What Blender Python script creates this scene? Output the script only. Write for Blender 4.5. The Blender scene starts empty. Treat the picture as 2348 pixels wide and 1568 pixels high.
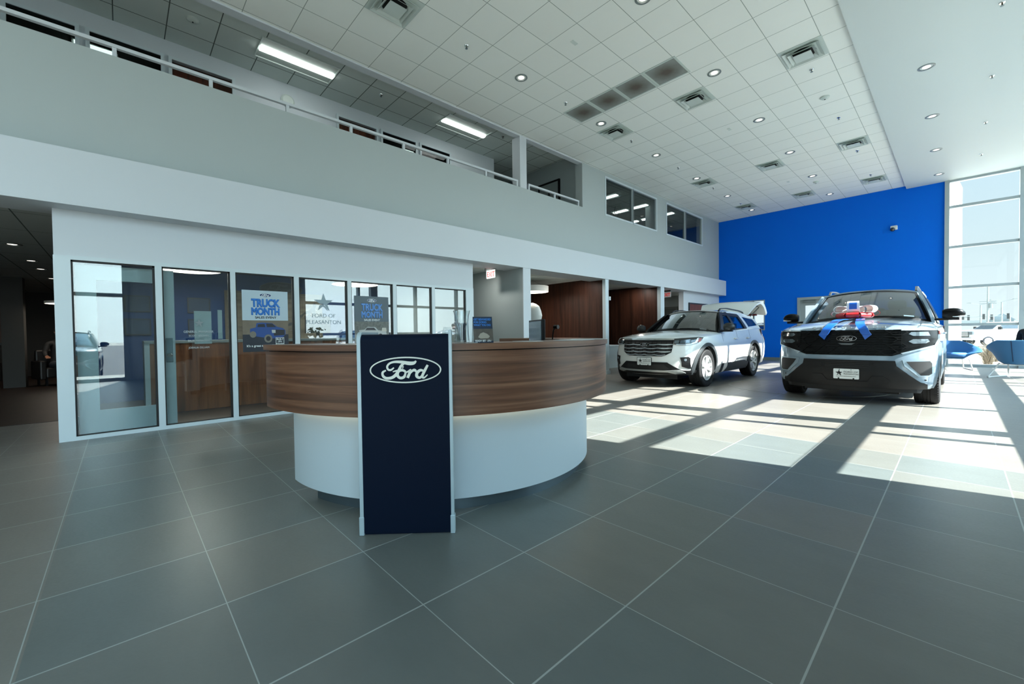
import bpy, bmesh, math, random
from mathutils import Vector, Matrix
random.seed(7)
PI = math.pi
S = bpy.context.scene
COL = S.collection

# ------------------------------------------------------------------ camera
H = 1.14
F_ = Vector((-0.729739, 0.683433, -0.020013))
def _axes(yaw, pitch, roll):
    F = Vector((-math.sin(yaw)*math.cos(pitch), math.cos(yaw)*math.cos(pitch), math.sin(pitch)))
    r = Vector((math.cos(yaw), math.sin(yaw), 0)); U = r.cross(F)
    return r*math.cos(roll)+U*math.sin(roll), -r*math.sin(roll)+U*math.cos(roll), F
_r, _u, _f = _axes(math.radians(46.87209567), math.radians(-1.14675134), math.radians(-0.74038089))
cd = bpy.data.cameras.new('camera'); cam = bpy.data.objects.new('camera', cd); COL.objects.link(cam)
cd.sensor_width = 36; cd.lens = 956.5176669/2348*36; cd.clip_start = .05; cd.clip_end = 1500
mw = Matrix.Identity(4)
for i in range(3):
    mw[i][0] = _r[i]; mw[i][1] = _u[i]; mw[i][2] = -_f[i]
mw[2][3] = H
cam.matrix_world = mw
S.camera = cam

# ------------------------------------------------------------------ sky, sun, exposure
S.view_settings.view_transform = 'Standard'; S.view_settings.look = 'None'
S.view_settings.exposure = 1.5; S.view_settings.gamma = 1.0; S.view_settings.use_curve_mapping = False
S.cycles.max_bounces = 10; S.cycles.diffuse_bounces = 6; S.cycles.glossy_bounces = 5
S.cycles.transparent_max_bounces = 24; S.cycles.transmission_bounces = 6
S.cycles.sample_clamp_indirect = 6; S.cycles.use_denoising = True
S.cycles.caustics_reflective = False; S.cycles.caustics_refractive = False

SUNV = Vector((1.193, .275, 1.0)).normalized()
W = bpy.data.worlds.new('sky'); S.world = W; W.use_nodes = True
nt = W.node_tree; N = nt.nodes; N.clear()
out = N.new('ShaderNodeOutputWorld'); bg = N.new('ShaderNodeBackground')
tc = N.new('ShaderNodeTexCoord'); sep = N.new('ShaderNodeSeparateXYZ')
nt.links.new(tc.outputs['Generated'], sep.inputs[0])
rmp = N.new('ShaderNodeValToRGB')
e = rmp.color_ramp.elements
e[0].position = 0.0; e[0].color = (.32, .365, .38, 1)
e[1].position = 1.0; e[1].color = (.13, .25, .38, 1)
x = rmp.color_ramp.elements.new(.12); x.color = (.275, .335, .36, 1)
x = rmp.color_ramp.elements.new(.45); x.color = (.18, .275, .35, 1)
nt.links.new(sep.outputs['Z'], rmp.inputs[0])
# the sky is brighter round the sun
dot = N.new('ShaderNodeVectorMath'); dot.operation = 'DOT_PRODUCT'
nt.links.new(tc.outputs['Generated'], dot.inputs[0]); dot.inputs[1].default_value = SUNV
mr = N.new('ShaderNodeMapRange'); mr.interpolation_type = 'SMOOTHSTEP'
mr.inputs['From Min'].default_value = .40; mr.inputs['From Max'].default_value = .98
mr.inputs['To Min'].default_value = 1.0; mr.inputs['To Max'].default_value = 8.7
nt.links.new(dot.outputs['Value'], mr.inputs['Value'])
nt.links.new(rmp.outputs['Color'], bg.inputs['Color']); nt.links.new(mr.outputs['Result'], bg.inputs['Strength'])
nt.links.new(bg.outputs[0], out.inputs[0])
sl = bpy.data.lights.new('sun', 'SUN'); sl.energy = 11.2; sl.angle = .008; sl.color = (1, .985, .955)
so = bpy.data.objects.new('sun', sl); COL.objects.link(so)
so.rotation_euler = SUNV.to_track_quat('Z', 'Y').to_euler(); so.location = (30, 8, 25)

# ------------------------------------------------------------------ materials
def lin(c):
    if isinstance(c, str):
        c = [int(c[i:i+2], 16)/255 for i in (0, 2, 4)]
        c = [v/12.92 if v <= .04045 else ((v+.055)/1.055)**2.4 for v in c]
    return (*c[:3], 1)
_m = {}
def mat(name, col, rough=.5, metal=0.0, var=.04, scale=3.0, spec=.5, coat=0, emit=None, estr=0, bump=0):
    if name in _m: return _m[name]
    m = bpy.data.materials.new(name); m.use_nodes = True
    nt = m.node_tree; b = nt.nodes['Principled BSDF']
    c = lin(col)
    tc = nt.nodes.new('ShaderNodeTexCoord'); nz = nt.nodes.new('ShaderNodeTexNoise')
    nz.inputs['Scale'].default_value = scale; nz.inputs['Detail'].default_value = 3
    nt.links.new(tc.outputs['Object'], nz.inputs['Vector'])
    mx = nt.nodes.new('ShaderNodeMix'); mx.data_type = 'RGBA'
    mx.inputs[6].default_value = tuple(v*(1-var) for v in c[:3])+(1,)
    mx.inputs[7].default_value = tuple(min(1, v*(1+var)) for v in c[:3])+(1,)
    nt.links.new(nz.outputs['Fac'], mx.inputs[0]); nt.links.new(mx.outputs[2], b.inputs['Base Color'])
    b.inputs['Roughness'].default_value = rough; b.inputs['Metallic'].default_value = metal
    b.inputs['Specular IOR Level'].default_value = spec; b.inputs['Coat Weight'].default_value = coat
    b.inputs['Coat Roughness'].default_value = .04
    if emit: b.inputs['Emission Color'].default_value = lin(emit); b.inputs['Emission Strength'].default_value = estr
    if bump:
        bp = nt.nodes.new('ShaderNodeBump'); bp.inputs['Strength'].default_value = bump
        n2 = nt.nodes.new('ShaderNodeTexNoise'); n2.inputs['Scale'].default_value = scale*12
        nt.links.new(tc.outputs['Object'], n2.inputs['Vector']); nt.links.new(n2.outputs['Fac'], bp.inputs['Height'])
        nt.links.new(bp.outputs[0], b.inputs['Normal'])
    _m[name] = m; return m
def math_n(nt, op, a, b=None, c=None):
    n = nt.nodes.new('ShaderNodeMath'); n.operation = op
    for i, v in enumerate((a, b, c)):
        if v is None: continue
        if hasattr(v, 'node'): nt.links.new(v, n.inputs[i])
        else: n.inputs[i].default_value = v
    return n.outputs[0]
def glass(name, tint=(.9, .95, .95), refl=1.0, rough=0.0, ior=1.5, haze=0):
    if name in _m: return _m[name]
    m = bpy.data.materials.new(name); m.use_nodes = True; nt = m.node_tree; nt.nodes.clear()
    o = nt.nodes.new('ShaderNodeOutputMaterial'); t = nt.nodes.new('ShaderNodeBsdfTransparent'); g = nt.nodes.new('ShaderNodeBsdfGlossy')
    t.inputs[0].default_value = (*tint, 1); g.inputs['Roughness'].default_value = rough
    gm = nt.nodes.new('ShaderNodeNewGeometry'); dp = nt.nodes.new('ShaderNodeVectorMath'); dp.operation = 'DOT_PRODUCT'
    nt.links.new(gm.outputs['Incoming'], dp.inputs[0]); nt.links.new(gm.outputs['Normal'], dp.inputs[1])
    f0 = ((ior-1)/(ior+1))**2
    om = math_n(nt, 'SUBTRACT', 1.0, math_n(nt, 'ABSOLUTE', dp.outputs['Value']))
    frv = math_n(nt, 'ADD', math_n(nt, 'MULTIPLY', math_n(nt, 'POWER', om, 5.0), 1-f0), f0)
    mu = nt.nodes.new('ShaderNodeMath'); mu.operation = 'MULTIPLY'; mu.inputs[1].default_value = refl; mu.use_clamp = True
    mx = nt.nodes.new('ShaderNodeMixShader')
    nt.links.new(frv, mu.inputs[0]); nt.links.new(mu.outputs[0], mx.inputs[0])
    nt.links.new(t.outputs[0], mx.inputs[1]); nt.links.new(g.outputs[0], mx.inputs[2]); nt.links.new(mx.outputs[0], o.inputs[0])
    _m[name] = m; return m
def line_mask(nt, coord, origin, pitch, w):
    t = math_n(nt, 'DIVIDE', math_n(nt, 'SUBTRACT', coord, origin), pitch)
    f = math_n(nt, 'FRACT', math_n(nt, 'ADD', t, .5))
    d = math_n(nt, 'ABSOLUTE', math_n(nt, 'SUBTRACT', f, .5))
    return math_n(nt, 'LESS_THAN', d, w/2/pitch), math_n(nt, 'FLOOR', t)
def grid_mat(name, ox, px, oy, py, w, base, line, rough, zone=None, var=.1, wx=None, spec=.5, noise=.1, edge=None):
    m = bpy.data.materials.new(name); m.use_nodes = True; nt = m.node_tree; b = nt.nodes['Principled BSDF']
    g = nt.nodes.new('ShaderNodeNewGeometry'); sp = nt.nodes.new('ShaderNodeSeparateXYZ'); nt.links.new(g.outputs['Position'], sp.inputs[0])
    X, Y = sp.outputs[0], sp.outputs[1]
    mx, ix = line_mask(nt, X, ox, px, wx or w); my, iy = line_mask(nt, Y, oy, py, w)
    cmb = nt.nodes.new('ShaderNodeCombineXYZ'); nt.links.new(ix, cmb.inputs[0]); nt.links.new(iy, cmb.inputs[1])
    wn = nt.nodes.new('ShaderNodeTexWhiteNoise'); wn.noise_dimensions = '2D'; nt.links.new(cmb.outputs[0], wn.inputs['Vector'])
    def mixc(f, a, bb):
        n = nt.nodes.new('ShaderNodeMix'); n.data_type = 'RGBA'
        for k, v in ((0, f), (6, a), (7, bb)):
            if hasattr(v, 'node'): nt.links.new(v, n.inputs[k])
            else: n.inputs[k].default_value = v
        return n.outputs[2]
    if zone:
        y0, y1, ca, cb = zone
        inz = math_n(nt, 'MULTIPLY', math_n(nt, 'GREATER_THAN', Y, y0), math_n(nt, 'LESS_THAN', Y, y1))
        col = mixc(inz, lin(base), mixc(wn.outputs['Value'], lin(ca), lin(cb)))
    else: col = lin(base)
    nz = nt.nodes.new('ShaderNodeTexNoise'); nz.inputs['Scale'].default_value = 2.2; nz.inputs['Detail'].default_value = 8; nz.inputs['Roughness'].default_value = .65
    mp = nt.nodes.new('ShaderNodeMapping'); mp.inputs['Scale'].default_value = (1, 2.2, 1)
    nt.links.new(g.outputs['Position'], mp.inputs[0]); nt.links.new(mp.outputs[0], nz.inputs['Vector'])
    f = math_n(nt, 'ADD', math_n(nt, 'MULTIPLY', nz.outputs['Fac'], noise*2), math_n(nt, 'MULTIPLY', wn.outputs['Value'], var))
    f = math_n(nt, 'ADD', f, 1-noise-var/2)
    vm = nt.nodes.new('ShaderNodeVectorMath'); vm.operation = 'SCALE'
    if hasattr(col, 'node'): nt.links.new(col, vm.inputs[0])
    else: vm.inputs[0].default_value = col[:3]
    nt.links.new(f, vm.inputs['Scale'])
    lm = math_n(nt, 'MAXIMUM', mx, my)
    fin = mixc(lm, vm.outputs[0], lin(line))
    nt.links.new(fin, b.inputs['Base Color']); b.inputs['Roughness'].default_value = rough; b.inputs['Specular IOR Level'].default_value = spec
    if edge:
        n2 = nt.nodes.new('ShaderNodeTexNoise'); n2.inputs['Scale'].default_value = 60; nt.links.new(g.outputs['Position'], n2.inputs['Vector'])
        r2 = math_n(nt, 'ADD', math_n(nt, 'MULTIPLY', n2.outputs['Fac'], .12), rough-.06); nt.links.new(r2, b.inputs['Roughness'])
        bp = nt.nodes.new('ShaderNodeBump'); bp.inputs['Strength'].default_value = edge; bp.inputs['Distance'].default_value = .002
        nt.links.new(n2.outputs['Fac'], bp.inputs['Height']); nt.links.new(bp.outputs[0], b.inputs['Normal'])
    return m
def wood(name, c1, c2, c3, stretch=(1, 1, 14), rough=.4, axis_band=0, scale=1.6, cyl=None, spec=.5):
    m = bpy.data.materials.new(name); m.use_nodes = True; nt = m.node_tree; b = nt.nodes['Principled BSDF']
    tc = nt.nodes.new('ShaderNodeTexCoord'); mp = nt.nodes.new('ShaderNodeMapping'); mp.inputs['Scale'].default_value = stretch
    src = tc.outputs['Object']
    if cyl:   # unroll round the vertical axis of the object
        sp = nt.nodes.new('ShaderNodeSeparateXYZ'); nt.links.new(src, sp.inputs[0])
        a = math_n(nt, 'ARCTAN2', sp.outputs[1], sp.outputs[0]); a = math_n(nt, 'MULTIPLY', a, cyl)
        cb = nt.nodes.new('ShaderNodeCombineXYZ'); nt.links.new(a, cb.inputs[0]); nt.links.new(sp.outputs[2], cb.inputs[2]); src = cb.outputs[0]
    nt.links.new(src, mp.inputs[0])
    n1 = nt.nodes.new('ShaderNodeTexNoise'); n1.inputs['Scale'].default_value = scale; n1.inputs['Detail'].default_value = 6; n1.inputs['Distortion'].default_value = .6
    nt.links.new(mp.outputs[0], n1.inputs['Vector'])
    r = nt.nodes.new('ShaderNodeValToRGB'); e = r.color_ramp.elements
    e[0].position = .3; e[0].color = lin(c1); e[1].position = .72; e[1].color = lin(c3)
    x = e.new(.5); x.color = lin(c2)
    nt.links.new(n1.outputs['Fac'], r.inputs[0])
    n2 = nt.nodes.new('ShaderNodeTexNoise'); n2.inputs['Scale'].default_value = scale*9; n2.inputs['Detail'].default_value = 4
    nt.links.new(mp.outputs[0], n2.inputs['Vector'])
    f = math_n(nt, 'ADD', math_n(nt, 'MULTIPLY', n2.outputs['Fac'], .6), .7)
    vm = nt.nodes.new('ShaderNodeVectorMath'); vm.operation = 'SCALE'; nt.links.new(r.outputs[0], vm.inputs[0]); nt.links.new(f, vm.inputs['Scale'])
    nt.links.new(vm.outputs[0], b.inputs['Base Color']); b.inputs['Roughness'].default_value = rough; b.inputs['Specular IOR Level'].default_value = spec
    return m

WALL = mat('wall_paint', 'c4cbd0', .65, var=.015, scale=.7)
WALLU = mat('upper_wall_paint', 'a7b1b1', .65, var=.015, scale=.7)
WALLG = mat('grey_wall_paint', '98a3a3', .7, var=.02)
SOFF = mat('soffit_paint', 'c8d0ce', .6, var=.01, scale=.5)
BLUE = mat('blue_wall_paint', (.0, .148, .74), .6, var=.03, scale=1.2, spec=.12)
ALU = mat('white_aluminium', 'c3cfd3', .38, var=.02, spec=.5)
ALUG = mat('grey_aluminium', '9aa5a6', .4, var=.03)
BLACK = mat('black_plastic', '090a0b', .4, var=.1, spec=.3)
RUBBER = mat('black_gasket', '0a0b0b', .6)
CHROME = mat('chrome', 'd8dcdc', .12, 1.0)
STEEL = mat('brushed_steel', '6d7f86', .32, .9, var=.08, scale=6)
WHITE = mat('white_plastic', 'd7dedd', .4, var=.02)
DARKW = wood('dark_wood_veneer', '22120b', '371e14', '45281b', (6, 6, .35), .5, scale=2.2, spec=.3)
GLASS = glass('clear_glass', (.93, .97, .96), 1.0)
GLASSW = glass('window_glass', (.97, .99, .985), .8)
GLASSO = glass('office_glass', (.80, .86, .86), 2.3, ior=1.5)
LAMP = mat('lamp_glow', 'ffffff', .5, emit='fff6e6', estr=9)
LAMPC = mat('cool_tube_glow', 'ffffff', .5, emit='f6fffa', estr=2.2)
GRASS = mat('dry_grass', 'b3aa8e', .9, var=.3)

# ------------------------------------------------------------------ mesh tools
class MB:
    def __init__(s): s.v = []; s.f = []
    def add(s, vs, fs):
        k = len(s.v); s.v += [tuple(v) for v in vs]; s.f += [tuple(i+k for i in f) for f in fs]; return s
    def box(s, x0, x1, y0, y1, z0, z1):
        return s.add([(x, y, z) for z in (z0, z1) for x, y in ((x0, y0), (x1, y0), (x1, y1), (x0, y1))],
              [(0, 3, 2, 1), (4, 5, 6, 7), (0, 1, 5, 4), (1, 2, 6, 5), (2, 3, 7, 6), (3, 0, 4, 7)])
    def prism(s, poly, fn, d0, d1):
        n = len(poly); s.add([fn(a, b, d0) for a, b in poly]+[fn(a, b, d1) for a, b in poly],
              [tuple(range(n))[::-1], tuple(range(n, 2*n))]+[(i, (i+1) % n, n+(i+1) % n, n+i) for i in range(n)]); return s
    def rings(s, R, cap=True, closed=False):
        n = len(R[0]); k = len(s.v); m = len(R)
        for r in R: s.v += [tuple(p) for p in r]
        for j in range(m if closed else m-1):
            a, b = k+j*n, k+((j+1) % m)*n
            for i in range(n): s.f.append((a+i, a+(i+1) % n, b+(i+1) % n, b+i))
        if cap and not closed: s.f.append(tuple(range(k+n-1, k-1, -1))); s.f.append(tuple(range(k+(m-1)*n, k+m*n)))
        return s
    def tube(s, P, r, n=8, cap=True):
        P = [Vector(p) for p in P]; R = []
        up = Vector((0, 0, 1))
        for i, p in enumerate(P):
            t = (P[min(i+1, len(P)-1)]-P[max(i-1, 0)]).normalized()
            a = t.cross(up)
            if a.length < .05: a = t.cross(Vector((0, 1, 0)))
            a.normalize(); b = a.cross(t).normalized()
            if i and a.dot(pa) < 0: a = -a; b = -b
            pa = a
            rr = r[i] if isinstance(r, (list, tuple)) else r
            R.append([p+a*rr*math.cos(2*PI*k/n)+b*rr*math.sin(2*PI*k/n) for k in range(n)])
        return s.rings(R, cap)
    def lathe(s, prof, n=32, c=(0, 0, 0), axis='z', closed=False):
        R = []
        for r, z in prof:
            row = []
            for k in range(n):
                a = 2*PI*k/n; ca, sa = r*math.cos(a), r*math.sin(a)
                p = {'z': (ca, sa, z), 'y': (ca, z, -sa), 'x': (z, ca, sa)}[axis]
                row.append((p[0]+c[0], p[1]+c[1], p[2]+c[2]))
            R.append(row)
        return s.rings(R, cap=not closed, closed=closed)
    def mesh(s, name='m'):
        me = bpy.data.meshes.new(name); me.from_pydata(s.v, [], s.f)
        bm = bmesh.new(); bm.from_mesh(me); bmesh.ops.recalc_face_normals(bm, faces=bm.faces); bm.to_mesh(me); bm.free()
        return me
    def build(s, name, m, parent=None, smooth=False, bevel=0, loc=None):
        return link(name, s.mesh(name), m, parent, smooth, bevel, loc)
def link(name, me, m, parent=None, smooth=False, bevel=0, loc=None):
    o = bpy.data.objects.new(name, me); COL.objects.link(o)
    if m and not me.materials: me.materials.append(m)
    if parent: o.parent = parent
    if loc: o.location = loc
    if smooth:
        me.polygons.foreach_set('use_smooth', [True]*len(me.polygons))
        a = smooth if isinstance(smooth, float) else .7
        bm = bmesh.new(); bm.from_mesh(me)
        for e in bm.edges:
            if len(e.link_faces) == 2 and e.calc_face_angle(0) > a: e.smooth = False
        bm.to_mesh(me); bm.free()
    if bevel:
        b = o.modifiers.new('b', 'BEVEL'); b.width = bevel; b.segments = 2; b.limit_method = 'ANGLE'; b.angle_limit = .9; b.harden_normals = False
    return o
def tag(o, label, cat, group=None, kind=None):
    if label: o['label'] = label
    if cat: o['category'] = cat
    if group: o['group'] = group
    if kind: o['kind'] = kind
    return o
def empty(name, loc=(0, 0, 0), rz=0, label=None, cat=None, group=None, kind=None):
    o = bpy.data.objects.new(name, None); COL.objects.link(o); o.location = loc; o.rotation_euler = (0, 0, rz); o.empty_display_size = .2
    return tag(o, label, cat, group, kind)
def struct(o): o['kind'] = 'structure'; return o
def B(name, m, x0, x1, y0, y1, z0, z1, parent=None, bevel=0):
    return MB().box(x0, x1, y0, y1, z0, z1).build(name, m, parent, bevel=bevel)
def SB(name, m, *a, **k): return struct(B(name, m, *a, **k))
def copy_tree(o, parent=None):
    c = o.copy(); COL.objects.link(c); c.parent = parent
    for ch in list(o.children): copy_tree(ch, c)
    return c
def frame_mat(origin, right, up):
    r = Vector(right).normalized(); u = Vector(up).normalized(); n = r.cross(u)
    m = Matrix.Identity(4)
    for i in range(3): m[i][0] = r[i]; m[i][1] = u[i]; m[i][2] = n[i]; m[i][3] = origin[i]
    return m
def text_me(s, size, bold=0, depth=.001, xs=1, fit=0, align='CENTER', shear=0, sp=1):
    c = bpy.data.curves.new('t', 'FONT'); c.body = s; c.size = size; c.bevel_depth = bold; c.bevel_resolution = 0; c.extrude = depth; c.align_x = align; c.shear = shear; c.space_character = sp; c.space_line = .9
    o = bpy.data.objects.new('t', c); me = bpy.data.meshes.new_from_object(o)
    if fit:
        w_ = [v.co.x for v in me.vertices]; xs = fit/(max(w_)-min(w_))
    if xs != 1: me.transform(Matrix.Diagonal((xs, 1, 1, 1)))
    me.materials.clear()
    bpy.data.objects.remove(o); return me
def text(name, s, size, m, M, parent=None, **k):
    me = text_me(s, size, **k); me.transform(M); return link(name, me, m, parent)
def catmull(P, n=6):
    P = [Vector(p) for p in P]; Q = [P[0]]+P+[P[-1]]; R = []
    for i in range(1, len(Q)-2):
        for k in range(n):
            t = k/n; a, b, c, d = Q[i-1], Q[i], Q[i+1], Q[i+2]
            R.append(.5*((2*b)+(c-a)*t+(2*a-5*b+4*c-d)*t*t+(3*b-a-3*c+d)*t**3))
    R.append(P[-1]); return R

# script-lettered oval emblem, drawn in a box 585 x 217 wide
LET = [[(1620, 955, 6), (1600, 972, 13), (1560, 974, 15), (1500, 963, 12), (1440, 961, 9), (1400, 975, 8), (1383, 1000, 8), (1392, 1024, 8), (1415, 1026, 8), (1438, 1008, 5)],
       [(1528, 968, 9), (1498, 992, 10), (1478, 1030, 12), (1455, 1065, 13), (1420, 1090, 12), (1375, 1094, 11), (1348, 1075, 10), (1346, 1046, 9), (1372, 1030, 6)],
       [(1428, 1042, 4), (1460, 1034, 7), (1500, 1032, 5)],
       [(1532, 1052, 7), (1520, 1085, 11), (1490, 1094, 11), (1468, 1076, 11), (1472, 1042, 11), (1502, 1030, 10), (1528, 1040, 9), (1532, 1058, 7)],
       [(1502, 1030, 5), (1486, 1010, 5), (1496, 990, 5), (1512, 998, 5), (1508, 1018, 4)],
       [(1535, 1050, 5), (1560, 1038, 8), (1574, 1030, 9), (1562, 1062, 11), (1548, 1094, 11)],
       [(1566, 1062, 6), (1584, 1040, 9), (1604, 1030, 11), (1618, 1040, 9)],
       [(1610, 1044, 4), (1628, 1040, 5)],
       [(1682, 1040, 7), (1655, 1032, 11), (1628, 1052, 12), (1624, 1082, 12), (1648, 1094, 10), (1670, 1074, 8)],
       [(1714, 990, 9), (1695, 1025, 11), (1676, 1062, 11), (1668, 1086, 10), (1684, 1094, 7), (1712, 1070, 4)]]
def stroke_mb(mb, pts, fn, d0, d1):
    P = [(p[0], p[1]) for p in pts]; w = [p[2] for p in pts]
    C = catmull([(p[0], p[1], p[2]) for p in pts], 6)
    L, R = [], []
    for i, c in enumerate(C):
        t = C[min(i+1, len(C)-1)]-C[max(i-1, 0)]; l = math.hypot(t.x, t.y) or 1
        nx, ny = -t.y/l, t.x/l
        L.append((c.x+nx*c.z, c.y+ny*c.z)); R.append((c.x-nx*c.z, c.y-ny*c.z))
    rings = [[fn(*L[i], d0), fn(*R[i], d0), fn(*R[i], d1), fn(*L[i], d1)] for i in range(len(C))]
    mb.rings(rings)
def emblem(M, w, parent, fill, line, thick=.004, name='emblem', rim=11):
    """oval of width w in the x-y plane of M, raised along its z"""
    k = w/585
    f = lambda x, y, d: M @ Vector(((x-1532.5)*k, -(y-1028.5)*k, d))
    o = None
    el = lambda a, b, n=56: [(1532.5+a*math.cos(2*PI*i/n), 1028.5+b*math.sin(2*PI*i/n)) for i in range(n)]
    if fill: o = MB().prism(el(291, 108), f, 0, thick*.5).build(name, fill, parent)
    mb = MB()
    A, Bb = el(292.5, 108.5), el(292.5-rim, 108.5-rim)
    mb.rings([[f(*A[i], 0), f(*Bb[i], 0), f(*Bb[i], thick), f(*A[i], thick)] for i in range(56)], closed=True)
    for i_, l in enumerate(LET): stroke_mb(mb, l, f, 0, thick*(1+.035*i_))
    q = mb.build('lettering' if o else name, line, o or parent)
    return o or q
STAR = [(0, 1), (.225, .31), (.95, .31), (.36, -.12), (.59, -.81), (.36, -.64), (.12, -.25), (-.05, -.1), (-.3, -.12), (-.36, -.12), (-.95, .31), (-.225, .31)]
STAR2 = [(-.2, -.2), (.02, -.22), (.25, -.5), (.42, -.83), (.3, -.75), (.12, -.5), (-.1, -.38), (-.59, -.81), (-.4, -.25)]
def star_logo(M, s, parent, m, name='star_logo', d=.001):
    mb = MB(); f = lambda x, y, z: M @ Vector((x*s, y*s, z))
    mb.prism(STAR, f, 0, d); mb.prism(STAR2, f, 0, d*1.2); return mb.build(name, m, parent)

# =================================================================== THE SETTING
XW, XF, D, XR = -6.77, -6.49, 18.14, 1.97
ZS, ZF, ZP, ZB, ZC, ZG = 2.58, 3.18, 4.45, 5.50, 5.62, 5.95
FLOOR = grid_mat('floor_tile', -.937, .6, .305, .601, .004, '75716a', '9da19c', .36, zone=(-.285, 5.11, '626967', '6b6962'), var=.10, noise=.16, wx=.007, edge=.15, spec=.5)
CEIL = grid_mat('ceiling_tile', -5.55, .586, 4.32, .6, .009, 'ebeee9', '98a19b', .85, var=.03, noise=.015, spec=.2)
CEILG = grid_mat('gallery_ceiling_tile', -8.35, .6, .62, .6, .014, 'c8d2ce', '59625f', .85, var=.08, noise=.03, spec=.2)
CEILL = grid_mat('low_ceiling_tile', -7.55, 1.2, .3, .6, .014, 'b3bab7', '59605e', .85, var=.05, noise=.02, spec=.2)
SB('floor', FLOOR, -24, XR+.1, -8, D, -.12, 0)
SB('ceiling', CEIL, XW, -1.12, -8, D, ZC, ZC+.1)
SB('ceiling_soffit', SOFF, -1.12, XR+.1, -8, D, 5.53, ZC+.1)
# left wall: fascia band, parapet, upper wall
SB('trim_1', WALL, -7.1, XF, -8, D, ZS, ZF)                   # fascia beam
up = MB().box(-7.0, XW, -8, 8.95, ZF, ZP)                       # gallery parapet
up.box(-7.0, XW, 8.95, D, ZF, 4.42)
up.box(-7.0, XW, 9.05-.1, 9.98, 4.42, ZC); up.box(-7.0, XW, 12.93, 13.57, 4.42, ZC); up.box(-7.0, XW, 16.52, D, 4.42, ZC)
up.box(-7.0, XW, 9.98, 12.93, 5.52, ZC); up.box(-7.0, XW, 13.57, 16.52, 5.52, ZC)
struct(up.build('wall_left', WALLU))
struct(MB().box(-6.92, XW, -8, 9.0, 5.595, ZC+.4).build('trim_2', WALL))   # bulkhead over the gallery
SB('column', WALL, -7.02, XW, 6.66, 6.87, ZP, 5.595)
# gallery
SB('ceiling_gallery', CEILG, -12, -6.9, -8, 9.08, ZG, ZG+.1)
SB('floor_gallery', mat('gallery_carpet', '5c6264', .9), -12, -7.0, -8, 9.08, ZF, ZF+.15)
gw = MB(); bx = [(-1.07, -.34), (-.28, .61), (.66, 1.57), (3.33, 4.23), (4.29, 5.20), (5.27, 6.16)]
ys = [-8]+[v for ab in bx for v in ab]+[7.61]
for i in range(0, len(ys), 2): gw.box(-8.9, -8.76, ys[i], ys[i+1], 3.33, 5.7)
gw.box(-8.9, -8.76, -8, 7.61, 5.7, ZG); gw.box(-8.9, -8.76, -8, 7.61, 3.33, 4.2)
struct(gw.build('wall_gallery', WALL))
SB('wall_gallery_end', WALLG, -12, XW-.1, 9.08, 9.2, 3.33, ZG)
SB('wall_gallery_back', WALLG, -12.1, -12, -8, 9.2, 3.33, ZG)
def window(name, rects, m_frame, m_glass, axis, pos, depth, fw, back=.02, kind=True, gasket=None):
    """framed panes; rects in (along, z); axis 'x' = plane of constant X"""
    root = empty(name); struct(root)
    fr = MB(); gk = MB()
    for (a0, a1, z0, z1) in rects:
        for (p, q, r, s) in ((a0, a0+fw, z0, z1), (a1-fw, a1, z0, z1), (a0+fw, a1-fw, z0, z0+fw), (a0+fw, a1-fw, z1-fw, z1)):
            if axis == 'x': fr.box(pos-depth, pos, p, q, r, s)
            else: fr.box(p, q, pos, pos+depth, r, s)
        g = MB(); pc = pos-back
        if axis == 'x': g.box(pc-.004, pc, a0+fw, a1-fw, z0+fw, z1-fw)
        else: g.box(a0+fw, a1-fw, pos+back, pos+back+.004, z0+fw, z1-fw)
        g.build('pane', m_glass, root)
    fr.build('window_frame', m_frame, root)
    return root
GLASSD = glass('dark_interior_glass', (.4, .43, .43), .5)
for i, (a, b) in enumerate(bx):
    window('window_%d' % (4+i), [(a, b, 4.2, 5.7)], ALU, GLASSD if i not in (2, 3) else glass('office_upper_glass', (.9, .9, .9), .5), 'x', -8.72, .06, .045)
# rooms behind the gallery windows (dark; two with timber walls)
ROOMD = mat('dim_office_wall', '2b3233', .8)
for i, (a, b, m) in enumerate([(-1.6, .63, ROOMD), (.64, 2.3, wood('office_timber', '3a1c10', '5e2f1b', '774128', (6, 6, .35), .5, scale=2.2, spec=.3)), (2.6, 4.25, wood('office_timber', '3a1c10', '5e2f1b', '774128', (6, 6, .35), .5, scale=2.2, spec=.3)), (4.27, 6.6, ROOMD)]):
    xb_ = -11.5 if m is ROOMD else -9.0
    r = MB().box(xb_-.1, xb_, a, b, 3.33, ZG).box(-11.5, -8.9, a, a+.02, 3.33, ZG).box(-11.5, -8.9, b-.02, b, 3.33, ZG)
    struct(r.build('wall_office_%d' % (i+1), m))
SB('ceiling_office', mat('office_ceiling', '6a706e', .9), -11.6, -8.9, -1.6, 6.6, ZG-.02, ZG)
# upper windows
for i, (a, b) in enumerate([(9.98, 12.93), (13.57, 16.52)]):
    mid = (a+b)/2
    window('window_%d' % (10+i), [(a, mid+.02, 4.42, 5.52), (mid-.02, b, 4.42, 5.52)], ALU, glass('upper_glass', (.62, .66, .66), .8), 'x', XW+.012, .09, .05, back=.05)
SB('ceiling_upper', CEILG, -16, -7.0, 9.2, D, 5.56, 5.66)
SB('floor_upper', mat('upper_carpet', '4c5254', .9), -16, -7.0, 9.2, D, ZF, ZF+.15)
SB('wall_upper_back', WALLG, -16.1, -16, 9.2, D, ZF, 5.66)
SB('wall_upper_end', mat('slate_wall', '3f5660', .7), -16, -7.0, 17.7, 17.8, ZF+.15, 5.56)
SB('column_upper', WALLG, -7.55, -7.32, 13.6, 13.82, ZF+.15, 5.56)
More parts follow.
